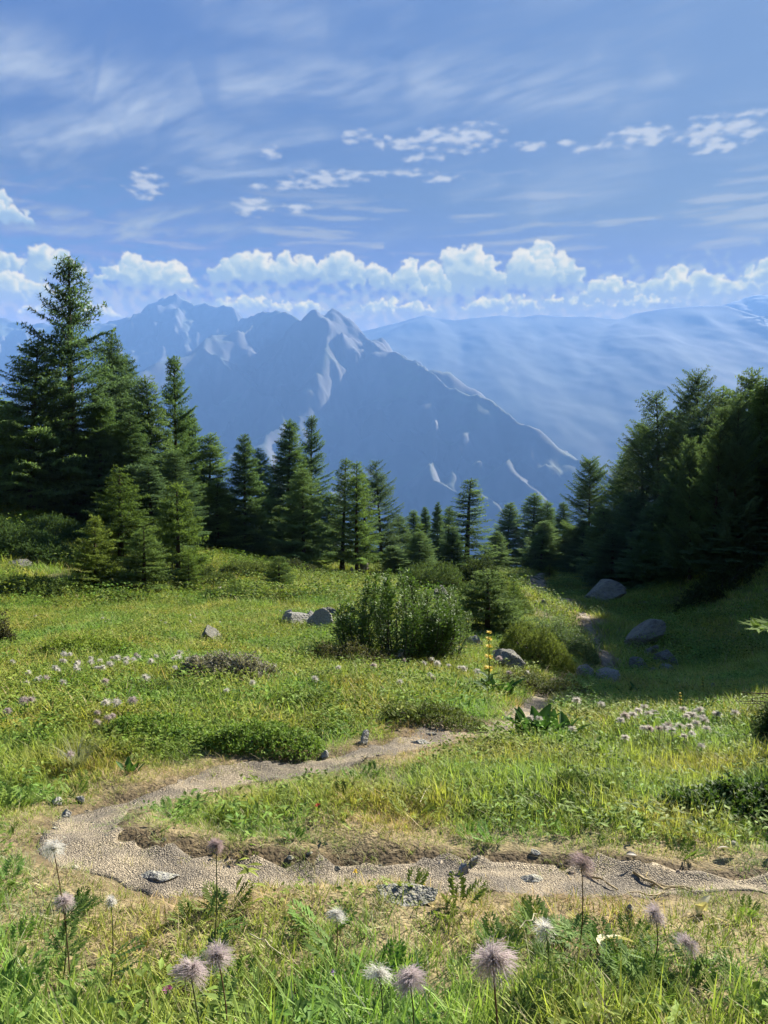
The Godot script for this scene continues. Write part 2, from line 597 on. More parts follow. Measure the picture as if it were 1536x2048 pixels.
				if el < 35.0:
					var fb: Array = fbins[int(az) % 360]
					if fb.size():
						var e := 0.0
						for p: PackedFloat32Array in fb:
							var da := absf(az - p[0])
							if da > 180.0: da = 360.0 - da
							da /= p[2] * 1.25
							var de := (el - p[1]) / p[3] - 0.4
							var q2 := 1.0 - da * da - de * de * 1.6
							if q2 > e: e = q2
						if e > 0.0:
							var f := puff.get_noise_2d(az * 0.65, el * 1.9)
							var f3 := puff.get_noise_2d(az * 3.2 + 11.0, el * 6.5)
							var a := smoothstep(0.15, 1.35, e + f * 1.35 + f3 * 0.16)
							c = c.lerp(Color(0.74, 0.81, 0.91), a * 0.58)
			if cum_on:
				var cb: Array = bins[int(az) % 360]
				var f := puff.get_noise_2d(az * 0.9, el * 1.1)
				var g := puff.get_noise_2d(az * 0.9 + 71.0, el * 1.1)
				var wa := az + f * 0.50
				var we := el + g * 0.42
				# a low far bank behind
				var bank := smoothstep(13.4, 11.2, el + f * 2.6) * 0.40
				c = c.lerp(Color(0.48, 0.69, 0.88).lerp(Color(0.68, 0.81, 0.90), smoothstep(-0.15, 0.35, g)), bank)
				var zbest := -1.0
				var alpha := 0.0
				var lit := 0.0
				for p: PackedFloat32Array in cb:
					var da := wa - p[0]
					if da > 180.0: da -= 360.0
					elif da < -180.0: da += 360.0
					da /= p[2]
					if absf(da) > 1.0: continue
					var de := (we - p[1]) / p[2]
					var d2 := da * da + de * de
					if d2 < 1.0:
						var up := (we - p[3]) / p[4]
						var under := smoothstep(-0.10, 0.06, up)
						if under <= 0.0: continue
						alpha = maxf(alpha, smoothstep(0.0, 0.34, 1.0 - d2) * under)
						var zz := sqrt(1.0 - d2)
						var z := zz * p[2] + p[2] * 0.25 - p[1] * 0.06
						if z > zbest or zbest < -0.5:
							zbest = z
							lit = 0.05 + 0.62 * d2 * (0.5 + 0.5 * de) + 0.22 * da * sun_side(az) + 0.16 * de + 0.40 * clampf(up, 0.0, 1.0) - 0.22 * smoothstep(0.35, 0.0, up)
				if alpha > 0.0:
					lit += f * 0.24 + g * 0.16
					var cc := Color(0.35, 0.54, 0.82).lerp(Color(0.51, 0.68, 0.85), smoothstep(0.0, 0.40, lit)).lerp(Color(0.84, 0.87, 0.89), smoothstep(0.34, 0.90, lit))
					c = c.lerp(cc, alpha * 0.93)
			# what the photograph shows of the sky comes through the haze of the valley
			var rr := maxf((c.r - shine.r * (1.0 - through)) / through, 0.02) * SKY_GAIN
			var gg := maxf((c.g - shine.g * (1.0 - through)) / through, 0.04) * SKY_GAIN
			var bb := maxf((c.b - shine.b * (1.0 - through)) / through, 0.08) * SKY_GAIN
			for s in step:
				var k := (j * W + i + s) * 3
				data[k] = rr; data[k + 1] = gg; data[k + 2] = bb
	return ImageTexture.create_from_image(Image.create_from_data(W, H, false, Image.FORMAT_RGBF, data.to_byte_array()))

# wisps drawn out by the wind: ends (azimuth, elevation), half width, strength; the pattern comes round again every 72 degrees
var wisp_list: Array = []
func strokes(az: float, el: float, w: float, w2: float) -> float:
	if wisp_list.is_empty():
		for q in [[-40, 85, 190, 165, 48, 0.42], [190, 165, 330, 235, 60, 0.42], [330, 235, 480, 300, 40, 0.30], [30, 300, 230, 235, 40, 0.40], [230, 235, 400, 165, 46, 0.36], [430, 165, 800, 150, 44, 0.36], [800, 150, 1240, 185, 40, 0.34], [340, 292, 660, 270, 16, 0.30], [360, 343, 640, 340, 9, 0.40], [640, 338, 1090, 338, 3, 0.16], [0, 452, 300, 462, 14, 0.34], [150, 470, 540, 456, 12, 0.30], [230, 440, 480, 420, 13, 0.36], [470, 420, 540, 404, 12, 0.34], [20, 414, 180, 424, 8, 0.34], [900, 395, 1000, 360, 16, 0.22], [1050, 400, 1300, 300, 46, 0.20], [1230, 260, 1340, 130, 40, 0.22], [400, 0, 660, 60, 40, 0.26], [780, 60, 830, 25, 12, 0.22], [1150, 160, 1200, 95, 16, 0.18]]:
			var p := _sky_spot([q[0], q[1], q[4], 1])
			var e := _sky_spot([q[2], q[3], q[4], 1])
			var a0 := wrapf(p[0], -180.0, 180.0)
			var a1 := wrapf(e[0], -180.0, 180.0)
			wisp_list.append(PackedFloat32Array([a0, p[1], a1 - a0, e[1] - p[1], (a1 - a0) * (a1 - a0) + (e[1] - p[1]) * (e[1] - p[1]), p[2], q[5]]))
	var a := fposmod(az + 36.0, 72.0) - 36.0
	var sum := 0.0
	for s: PackedFloat32Array in wisp_list:
		var px := a - s[0]
		var py := el + w * 0.8 - s[1]
		var t := clampf((px * s[2] + py * s[3]) / s[4], 0.0, 1.0)
		px -= s[2] * t
		py -= s[3] * t
		var d2 := (px * px + py * py) / (s[5] * s[5])
		if d2 < 4.0:
			sum = maxf(sum, s[6] * exp(-d2) * clampf(0.75 + w * 0.9 + w2 * 0.7, 0.0, 1.4) * smoothstep(0.0, 0.12, minf(t, 1.0 - t) + 0.06))
	return sum

func sun_side(az: float) -> float:
	# +1 where the sun stands to the right of this direction, -1 where to its left
	return clampf(sin(deg_to_rad(SUN_AZ - az)) * 2.0, -1.0, 1.0)

func _sky_spot(q: Array) -> PackedFloat32Array:
	var d := ray(q[0], q[1]).normalized()
	var az := rad_to_deg(atan2(d.x, -d.z))
	return PackedFloat32Array([fposmod(az, 360.0), rad_to_deg(asin(d.y)), rad_to_deg(float(q[2]) / FOCAL), rad_to_deg(float(q[3]) / FOCAL)])

# ---------------------------------------------------------------- mountains
# ridges: [column, row, depth] points; heights fall away from them
func massif(called: String, label: String, ridges: Array, box: Rect2, nx: int, nz: int, steep: float, floor_y: float, sd: int, rough: float, green: float, dress: float, nearer: float) -> void:
	var segs := []
	var owner := PackedInt32Array()
	var tops := PackedFloat32Array()
	tops.resize(ridges.size())
	var main_count: int = (ridges[0] as Array).size() - 1
	for rg: Array in ridges:
		for k in rg.size() - 1:
			owner.append(ridges.find(rg))
			segs.append([at(rg[k][0], rg[k][1], rg[k][2] * nearer), at(rg[k + 1][0], rg[k + 1][1], rg[k + 1][2] * nearer)])
	var big := FastNoiseLite.new()
	big.seed = sd; big.frequency = 0.0019; big.fractal_octaves = 5
	big.fractal_type = FastNoiseLite.FRACTAL_RIDGED; big.fractal_gain = 0.45
	var small := FastNoiseLite.new()
	small.seed = sd + 1; small.frequency = 0.006; small.fractal_octaves = 5
	var bend := FastNoiseLite.new()
	bend.seed = sd + 3; bend.frequency = 0.0016; bend.fractal_octaves = 2
	var sway := 200.0 if green < 0.5 else 0.0
	var warp := 40.0 if green < 0.5 else 0.0
	var patch := FastNoiseLite.new()
	patch.seed = sd + 2; patch.frequency = 0.0022; patch.fractal_octaves = 5 if green < 0.5 else 3
	var mb := MB.new()
	var flat := PackedFloat32Array()
	for s in segs:
		var a: Vector3 = s[0]
		var b: Vector3 = s[1]
		var l := Vector2(b.x - a.x, b.z - a.z)
		flat.append_array(PackedFloat32Array([a.x, a.z, l.x, l.y, maxf(l.length_squared(), 1.0), a.y, b.y - a.y]))
	var ns := segs.size()
	for j in nz:
		for i in nx:
			var x := box.position.x + box.size.x * i / (nx - 1)
			var z := box.position.y + box.size.y * j / (nz - 1)
			var y := -1e9
			var near := 0.0
			var wx := x + bend.get_noise_2d(x * 2.0 + 900.0, z * 2.0) * warp
			var wz := z + bend.get_noise_2d(x * 2.0, z * 2.0 + 900.0) * warp
			var sx := wx + bend.get_noise_2d(x * 0.6 + 500.0, z * 0.6) * sway
			var sz := wz + bend.get_noise_2d(x * 0.6, z * 0.6 + 500.0) * sway
			tops.fill(-1e5)
			for k in ns:
				var o := k * 7
				var px := (wx if k < main_count else sx) - flat[o]
				var pz := (wz if k < main_count else sz) - flat[o + 1]
				var t := clampf((px * flat[o + 2] + pz * flat[o + 3]) / flat[o + 4], 0.0, 1.0)
				px -= flat[o + 2] * t
				pz -= flat[o + 3] * t
				var d := sqrt(px * px + pz * pz)
				var h := flat[o + 5] + flat[o + 6] * t - steep * d * (1.0 - 0.16 * d / (d + 500.0)) + 6.0
				if h > y:
					y = h
					near = d
				if h > tops[owner[k]]:
					tops[owner[k]] = h
			# where two spurs meet the hollow between them is rounded
			var round_ := 0.0
			for k in tops.size():
				var gap := y - tops[k]
				if gap > 0.05 and gap < 160.0:
					round_ += (160.0 - gap) * (160.0 - gap) / 640.0
			y += minf(round_, 50.0) * smoothstep(60.0, 300.0, near)
			var amp := smoothstep(0.0, 500.0, near)
			if green > 0.5:
				y += bend.get_noise_2d(x * 0.9 + z * 0.1, z * 0.25) * 2.2 * rough * (0.1 + amp) + patch.get_noise_2d(x * 1.6, z * 0.7) * rough * 0.7 * (0.2 + amp)
			else:
				y += (big.get_noise_2d(x * 1.2 + z * 0.2, z * 0.45) - 0.1) * rough * (0.10 + amp) + small.get_noise_2d(x * 1.2, z * 0.7) * rough * (0.18 + 0.42 * amp)
			y = maxf(y, floor_y + small.get_noise_2d(x, z) * 20.0)
			mb.v.append(Vector3(x, y, z))
	for j in nz - 1:
		for i in nx - 1:
			var a := j * nx + i
			mb.ix.append(a); mb.ix.append(a + 1); mb.ix.append(a + nx + 1)
			mb.ix.append(a); mb.ix.append(a + nx + 1); mb.ix.append(a + nx)
	var nn := mb.smooth_normals()
	for k in mb.v.size():
		var p := mb.v[k]
		var s := nn[k].y
		var n := patch.get_noise_2d(p.x, p.z)
		var n2 := small.get_noise_2d(p.x * 1.5 + 300.0, p.z * 0.45)
		var rock := lin(0.078, 0.076, 0.070) * (1.0 + n2 * 0.5)
		var scree := lin(0.115, 0.11, 0.10)
		var meadow := lin(0.062, 0.085, 0.036) * (1.0 + n * 0.4)
		var forest := lin(0.022, 0.038, 0.018)
		if green > 0.5:
			var broad := patch.get_noise_2d(p.x * 1.6 + 80.0, p.z * 0.9)
			n2 = small.get_noise_2d(p.x * 0.9 + 300.0, p.z * 0.6) * 0.7 + broad * 0.4
			meadow = lin(0.030, 0.038, 0.020) * (1.0 + n * 0.5 + n2 * 0.7)
			rock = lin(0.045, 0.048, 0.034) * (1.0 + broad * 0.4)
			scree = lin(0.07, 0.07, 0.05)
			forest = lin(0.024, 0.038, 0.019)
		var c := rock.lerp(scree, smoothstep(0.10, 0.60, n2 + n * 0.5) * 0.6)
		c = c.lerp(meadow, (1.0 if green > 0.5 else 0.6) * smoothstep(0.62 - 0.3 * green, 0.86 - 0.3 * green, s + n * 0.45 - 0.12))
		c = c.lerp(forest, smoothstep(dress + 180.0, dress - 160.0, p.y + n * 420.0) * smoothstep(0.30, -0.05, n2) * 0.9)
		mb.c.append(c)
	var o := single(called, mb.mesh(mats["mountain_rock"], true), Vector3.ZERO)
	tag(o, label, "mountain", "", "structure")

func make_mountains() -> void:
	massif("mountain", "jagged double peaked rocky mountain across the valley with a long descending shoulder", [
		[[150, 655, 6600], [215, 645, 6500], [270, 631, 6400], [310, 611, 6350], [345, 590, 6300], [375, 606, 6280], [390, 614, 6250], [398, 607, 6230], [425, 611, 6200], [445, 613, 6150], [455, 620, 6100], [480, 648, 5950], [515, 629, 5650], [550, 622, 5500], [575, 630, 5400], [615, 650, 5200], [625, 641, 5150], [640, 628, 5100], [653, 639, 5060], [670, 619, 5000], [690, 633, 4950], [710, 651, 4900], [735, 674, 4800], [760, 695, 4650], [800, 714, 4500], [850, 734, 4300], [872, 752, 4200], [900, 777, 4100], [960, 800, 3900], [1000, 816, 3800], [1030, 841, 3700], [1060, 856, 3600], [1110, 886, 3500], [1160, 921, 3350], [1230, 966, 3150], [1320, 1030, 2900]],
		[[515, 629, 5650], [490, 668, 5200], [440, 692, 4900], [400, 712, 4800], [350, 722, 4700], [290, 745, 4500], [200, 800, 4200]],
		[[440, 692, 4900], [480, 760, 4500], [520, 830, 4100], [570, 920, 3700], [600, 1000, 3300]],
		[[670, 619, 5000], [680, 700, 4600], [700, 790, 4200], [740, 900, 3700]],
		[[850, 734, 4300], [868, 800, 4050], [890, 880, 3700], [900, 960, 3400]],
		[[1030, 841, 3700], [1050, 900, 3450], [1070, 970, 3200]],
		[[345, 590, 6300], [330, 660, 5900], [300, 720, 5500]],
		[[760, 860, 3800], [830, 920, 3500], [900, 985, 3200], [960, 1040, 3000]]],
		Rect2(-3700, -6300, 5400, 4250), 330, 270, 0.98, -950.0, 31, 120.0, 0.1, -250.0, 0.85)
	massif("mountain_ridge", "pale hazy ridge of gullied rock at the edge of the valley behind the tall spruce", [
		[[-700, 610, 8600], [-400, 620, 8400], [-200, 622, 8200], [-60, 630, 8000], [0, 639, 7900], [60, 651, 7800], [100, 647, 7700], [150, 650, 7600], [235, 650, 7400], [330, 690, 7000]],
		[[0, 639, 7900], [30, 700, 7200], [40, 780, 6400]], [[100, 647, 7700], [120, 720, 6900], [150, 800, 6200]], [[-200, 622, 8200], [-180, 720, 7200]]],
		Rect2(-6500, -6700, 5500, 3100), 230, 130, 0.75, -950.0, 41, 130.0, 0.3, -300.0, 0.72)
	massif("mountain_range", "long rounded green range beyond the valley with meadows and forest on its flank", [
		[[420, 720, 10200], [600, 690, 9900], [735, 661, 9600], [800, 645, 9600], [850, 631, 9500], [880, 638, 9500], [910, 641, 9400], [940, 638, 9400], [1000, 632, 9300], [1040, 636, 9300], [1080, 630, 9200], [1130, 634, 9100], [1180, 634, 9000], [1240, 640, 8900], [1270, 628, 8800], [1330, 617, 8700], [1400, 612, 8600], [1450, 612, 8500], [1536, 640, 7900], [1700, 690, 7200]],
		[[1400, 612, 8600], [1420, 700, 7800], [1400, 800, 6900], [1330, 900, 6000]],
		[[1080, 630, 9200], [1060, 700, 8500], [1030, 780, 7600], [1080, 860, 6600]],
		[[850, 631, 9500], [870, 690, 8800], [910, 760, 7900]],
		[[1536, 640, 7900], [1560, 760, 6800], [1500, 860, 5900]]],
		Rect2(-1800, -7600, 6700, 4700), 300, 210, 0.52, -950.0, 51, 16.0, 0.95, -420.0, 0.68)
	massif("mountain_summit", "distant bluish summit rising behind the green range under the cloud", [
		[[1380, 640, 11800], [1440, 612, 11600], [1480, 601, 11500], [1510, 590, 11500], [1536, 590, 11400], [1580, 586, 11300], [1700, 588, 11200], [1850, 600, 11000], [2100, 620, 11000]]],
		Rect2(2000, -7300, 4600, 2000), 150, 80, 0.7, -900.0, 61, 70.0, 0.0, -600.0, 0.55)

func make_ground() -> void:
	var mb := MB.new()
	patchy.seed = 9
	patchy.frequency = 1.0
	patchy.fractal_octaves = 4
	for j in GM:
		for i in GN:
			var x := grid_x[i]
			var z := grid_z[j]
			mb.v.append(Vector3(x, grid_h[j * GN + i], z))
			var r := sqrt(x * x + z * z)
			var n := patchy.get_noise_2d(x * 0.7, z * 0.7)
			var dry := lin(1.0, 0.92, 0.75)
			var green := lin(0.42, 0.56, 0.22)
			var c := dry.lerp(green, clampf(smoothstep(0.1, 1.1, grid_d[j * GN + i]) * 0.65 + n * 0.4, 0.0, 1.0))
			c = c.lerp(lin(0.42, 0.36, 0.30), smoothstep(0.10, 0.02, absf(grid_d[j * GN + i])))
			c = c.lerp(lin(0.24, 0.33, 0.14), smoothstep(14.0, 40.0, r))
			mb.c.append(c)
	for j in GM - 1:
		for i in GN - 1:
			var a := j * GN + i
			mb.ix.append(a); mb.ix.append(a + 1); mb.ix.append(a + GN + 1)
			mb.ix.append(a); mb.ix.append(a + GN + 1); mb.ix.append(a + GN)
	tag(single("ground", mb.mesh(mats["turf_soil"], true), Vector3.ZERO), "alpine meadow slope falling away from the trail towards the valley", "ground", "", "structure")

func make_trail() -> void:
	var mb := MB.new()
	var n := FastNoiseLite.new()
	n.seed = 6; n.frequency = 1.0; n.fractal_octaves = 3
	var cols := 13
	var m := trail_points.size()
	for k in m:
		var p: Vector3 = trail_points[k]
		var q: Vector3 = trail_points[mini(k + 1, m - 1)]
		var o: Vector3 = trail_points[maxi(k - 1, 0)]
		var d := Vector2(q.x - o.x, q.z - o.z).normalized()
		for j in cols:
			var u := (j - (cols - 1) / 2.0) / ((cols - 1) / 2.0)
			var wob := 1.0 + n.get_noise_2d(k * 0.05, 7.0 + signf(u) * 3.0) * 0.55 + n.get_noise_2d(k * 0.3, 17.0 + signf(u) * 3.0) * 0.3
			var w := (p.y + 0.02) * wob * u * 1.06
			var x := p.x - d.y * w
			var z := p.z + d.x * w
			var up := 0.007 + 0.006 * n.get_noise_2d(x * 9.0, z * 9.0) - 0.05 * smoothstep(0.80, 1.0, absf(u))
			mb.v.append(Vector3(x, gh(x, z) + up, z))
			var a := n.get_noise_2d(x * 2.2, z * 2.2)
			mb.c.append(lin(1.0, 0.90, 0.74).lerp(lin(0.58, 0.54, 0.49), smoothstep(-0.35, 0.35, a + n.get_noise_2d(x * 7.0, z * 7.0) * 0.8)))
	for k in m - 1:
		for j in cols - 1:
			var a := k * cols + j
			mb.ix.append(a); mb.ix.append(a + cols); mb.ix.append(a + cols + 1)
			mb.ix.append(a); mb.ix.append(a + cols + 1); mb.ix.append(a + 1)
	var nn := mb.smooth_normals()
	if nn[int(cols / 2)].y < 0.0:
		for t in range(0, mb.ix.size(), 3):
			var s := mb.ix[t + 1]
			mb.ix[t + 1] = mb.ix[t + 2]
			mb.ix[t + 2] = s
	tag(single("path", mb.mesh(mats["trail_grit"], true), Vector3.ZERO), "narrow stony footpath bending back on itself through the meadow", "path", "", "structure")

# ---------------------------------------------------------------- conifers
# o: clear, whorls, low, high (branch pitch at foot and top), curl, twig_step, twig_len, droop, nstep, nlen, nwid, power, gap, col, tip
func conifer(sd: int, H: float, R: float, o: Dictionary) -> Array:
	var r := gen(sd)
	var nd := MB.new()
	var wd := MB.new()
	var tr := MB.new()
	var bark := lin(0.055, 0.042, 0.032) * float(o.get("barkv", 1.0))
	var lean := Vector3(r.randf_range(-1, 1), 0, r.randf_range(-1, 1)) * H * float(o.get("lean", 0.012))
	var tp := PackedVector3Array()
	var tra := PackedFloat32Array()
	var r0 := H * 0.013 + 0.02
	for k in 11:
		var s := k / 10.0
		tp.append(Vector3(lean.x * s * s + sin(s * 5.0 + sd) * H * 0.004, H * s - (0.25 if k == 0 else 0.0), lean.z * s * s + cos(s * 4.0 + sd) * H * 0.004))
		tra.append(r0 * pow(1.0 - s * 0.97, 0.9) * (1.5 if k == 0 else 1.0))
	tr.tube(tp, tra, 7, bark)
	var y := H * float(o.clear)
	var col: Color = o.col
	var tipc: Color = o.tip
	var nl: float = o.nlen
	var nw: float = o.nwid
	var nstep: float = o.nstep
	while y < H * 0.975:
		var t := y / H
		var count := r.randi_range(4, 6)
		var a0 := r.randf() * TAU
		for k in count:
			if r.randf() < float(o.gap):
				continue
			var a := a0 + TAU * k / count + r.randf_range(-0.35, 0.35)
			var prof := pow(1.0 - t, float(o.power)) * (0.80 + 0.35 * smoothstep(0.0, 0.22, t))
			var L := R * prof * r.randf_range(0.66, 1.16) + H * 0.012
			var pitch := lerpf(float(o.low), float(o.high), pow(t, 1.3)) + r.randf_range(-0.12, 0.12)
			var fi := y / H * 10.0
			var bi := mini(int(fi), 9)
			var root := tp[bi].lerp(tp[bi + 1], fi - bi)
			root.y = y + r.randf_range(-0.5, 0.5) * H / float(o.whorls)
			var hd := Vector3(cos(a), 0, sin(a))
			var sd2 := Vector3(-sin(a), 0, cos(a))
			var wig := r.randf_range(-0.25, 0.25)
			var kp := PackedVector3Array()
			var kr := PackedFloat32Array()
			for q in 6:
				var s := q / 5.0
				kp.append(root + hd * (L * s * cos(pitch * 0.8)) + sd2 * (L * wig * s * s) + Vector3.UP * (L * (tan(pitch) * s + float(o.curl) * s * s)))
				kr.append((0.008 * H / 8.0 + 0.010 * L) * (1.0 - 0.85 * s))
			wd.tube(kp, kr, 3, bark * 0.9)
			var tone := r.randf_range(0.72, 1.25)
			var bc := Color(col.r * tone, col.g * tone, col.b * tone)
			var s0 := maxf(0.10, 0.10 / maxf(L, 0.05) * 0.6)
			var ds := float(o.twig_step) / maxf(L, 0.05)
			var s := s0
			var flip := 1.0
			while s < 1.02:
				var f := clampf(s, 0.0, 0.999) * 5.0
				var fi2 := int(f)
				var p := kp[fi2].lerp(kp[fi2 + 1], f - fi2)
				var bd := (kp[fi2 + 1] - kp[fi2]).normalized()
				for side in 2:
					if side == 1 and r.randf() < 0.12:
						continue
					flip = -flip
					var tl := (float(o.twig_len) * L * (1.08 - s) + nl * 1.2) * r.randf_range(0.6, 1.2)
					var ang := r.randf_range(0.7, 1.15)
					var td := (bd * cos(ang) + sd2 * flip * sin(ang) + Vector3.UP * (r.randf_range(-0.18, 0.18) - float(o.droop))).normalized()
					var steps := maxi(2, int(tl / nstep))
					var tc := bc.lerp(tipc * tone, smoothstep(0.45, 1.0, s) * 0.7)
					for e in steps:
						var w := (e + r.randf()) / steps
						var b := p + td * (tl * w) + Vector3.UP * (-float(o.droop) * 0.4 * tl * w * w)
						for h in 4:
							var nv := (td * 0.55 + unit(r)).normalized()
							var sv := nv.cross(Vector3(0.2, 0.9, 0.35)).normalized() * nw * 0.5
							var ll := nl * r.randf_range(0.6, 1.15)
							nd.tri(b - sv, b + sv, b + nv * ll, tc.lerp(tipc * tone, w * 0.45))
				s += ds * r.randf_range(0.75, 1.25)
		y += H / float(o.whorls) * r.randf_range(0.7, 1.25) * (1.15 - 0.45 * t)
	# the leader
	for e in int(H * 0.05 / nstep) + 6:
		var b := tp[10] - Vector3(0, H * 0.05 * r.randf(), 0)
		for h in 3:
			var nv := (Vector3.UP * 0.5 + unit(r)).normalized()
			var sv := nv.cross(Vector3(0.2, 0.4, 0.85)).normalized() * nw * 0.5
			nd.tri(b - sv, b + sv, b + nv * nl, tipc)
	var crown := ArrayMesh.new()
	nd.add_to(crown, mats["needles"])
	wd.add_to(crown, mats["bark"])
	return [tr.mesh(mats["bark"], true), crown]

var tree_kinds := {}

func make_tree_kinds() -> void:
	var spruce := {"clear": 0.05, "whorls": 40, "low": -0.20, "high": 0.62, "curl": 0.10, "twig_step": 0.085, "twig_len": 0.46, "droop": 0.16, "nstep": 0.055, "nlen": 0.12, "nwid": 0.034, "power": 0.80, "gap": 0.08, "col": lin(0.088, 0.148, 0.070), "tip": lin(0.135, 0.21, 0.088), "lean": 0.008}
	var larch := {"clear": 0.07, "whorls": 38, "low": -0.05, "high": 0.55, "curl": 0.16, "twig_step": 0.085, "twig_len": 0.50, "droop": 0.26, "nstep": 0.050, "nlen": 0.10, "nwid": 0.030, "power": 0.70, "gap": 0.14, "col": lin(0.135, 0.21, 0.078), "tip": lin(0.195, 0.285, 0.10), "lean": 0.03}
	var young := {"clear": 0.02, "whorls": 20, "low": -0.05, "high": 0.75, "curl": 0.12, "twig_step": 0.036, "twig_len": 0.50, "droop": 0.08, "nstep": 0.022, "nlen": 0.050, "nwid": 0.013, "power": 0.9, "gap": 0.06, "col": lin(0.105, 0.150, 0.030), "tip": lin(0.19, 0.24, 0.045), "lean": 0.02}
	var dark_young := young.duplicate()
	dark_young.merge({"col": lin(0.095, 0.15, 0.045), "tip": lin(0.15, 0.215, 0.06)}, true)
	tree_kinds["spruce"] = [_kind(conifer(101, 9.0, 1.9, spruce), 9.0, 1.9), _kind(conifer(102, 8.0, 1.6, spruce), 8.0, 1.6)]
	var open_spruce := spruce.duplicate()
	open_spruce.merge({"gap": 0.18, "whorls": 34, "curl": 0.24, "high": 0.8, "twig_len": 0.36}, true)
	tree_kinds["open"] = [_kind(conifer(103, 9.0, 1.7, open_spruce), 9.0, 1.7)]
	tree_kinds["larch"] = [_kind(conifer(104, 7.5, 1.6, larch), 7.5, 1.6), _kind(conifer(105, 7.5, 1.4, larch), 7.5, 1.4)]
	var thin := larch.duplicate()
	thin.merge({"clear": 0.16, "gap": 0.22, "whorls": 30, "twig_len": 0.36, "lean": 0.06}, true)
	tree_kinds["thin_larch"] = [_kind(conifer(106, 7.0, 1.0, thin), 7.0, 1.0)]
	var old := larch.duplicate()
	old.merge({"clear": 0.12, "gap": 0.22, "whorls": 30, "curl": 0.30, "low": 0.0, "high": 0.5, "power": 0.5, "twig_len": 0.42, "lean": 0.07, "col": lin(0.095, 0.15, 0.075), "tip": lin(0.145, 0.215, 0.095)}, true)
	tree_kinds["old_larch"] = [_kind(conifer(107, 9.0, 2.2, old), 9.0, 2.2), _kind(conifer(108, 8.5, 1.9, old), 8.5, 1.9)]
	tree_kinds["young"] = [_kind(conifer(109, 2.0, 0.68, young), 2.0, 0.68)]
	tree_kinds["dark_young"] = [_kind(conifer(110, 2.2, 0.62, dark_young), 2.2, 0.62), _kind(conifer(111, 1.6, 0.55, dark_young), 1.6, 0.55)]

func _kind(m: Array, h: float, w: float) -> Array:
	return [m[0], m[1], h, w]

# a tree rooted at column px and depth whose top reaches row top; half is half the crown's width in pixels
func plant_tree(kind: String, px: float, top: float, half: float, depth: float, label: String, turn: float, group := "", variant := 0) -> Node3D:
	var list: Array = tree_kinds[kind]
	var k: Array = list[variant % list.size()]
	var g := under(px, depth)
	var tall := at(px, top, depth).y - g.y + 0.1
	var wide := half * 1.18 / FOCAL * depth
	var called: String = {"spruce": "spruce_tree", "open": "spruce_tree", "larch": "larch_tree", "thin_larch": "larch_tree", "old_larch": "larch_tree", "young": "young_spruce", "dark_young": "young_spruce"}[kind]
	var o := base(called, g - Vector3(0, 0.1, 0))
	part("trunk", k[0], o)
	part("crown", k[1], o, "stuff")
	o.rotation.y = turn
	o.scale = Vector3(wide / float(k[3]), tall / float(k[2]), wide / float(k[3]))
	tag(o, label, "tree", group)
	return o

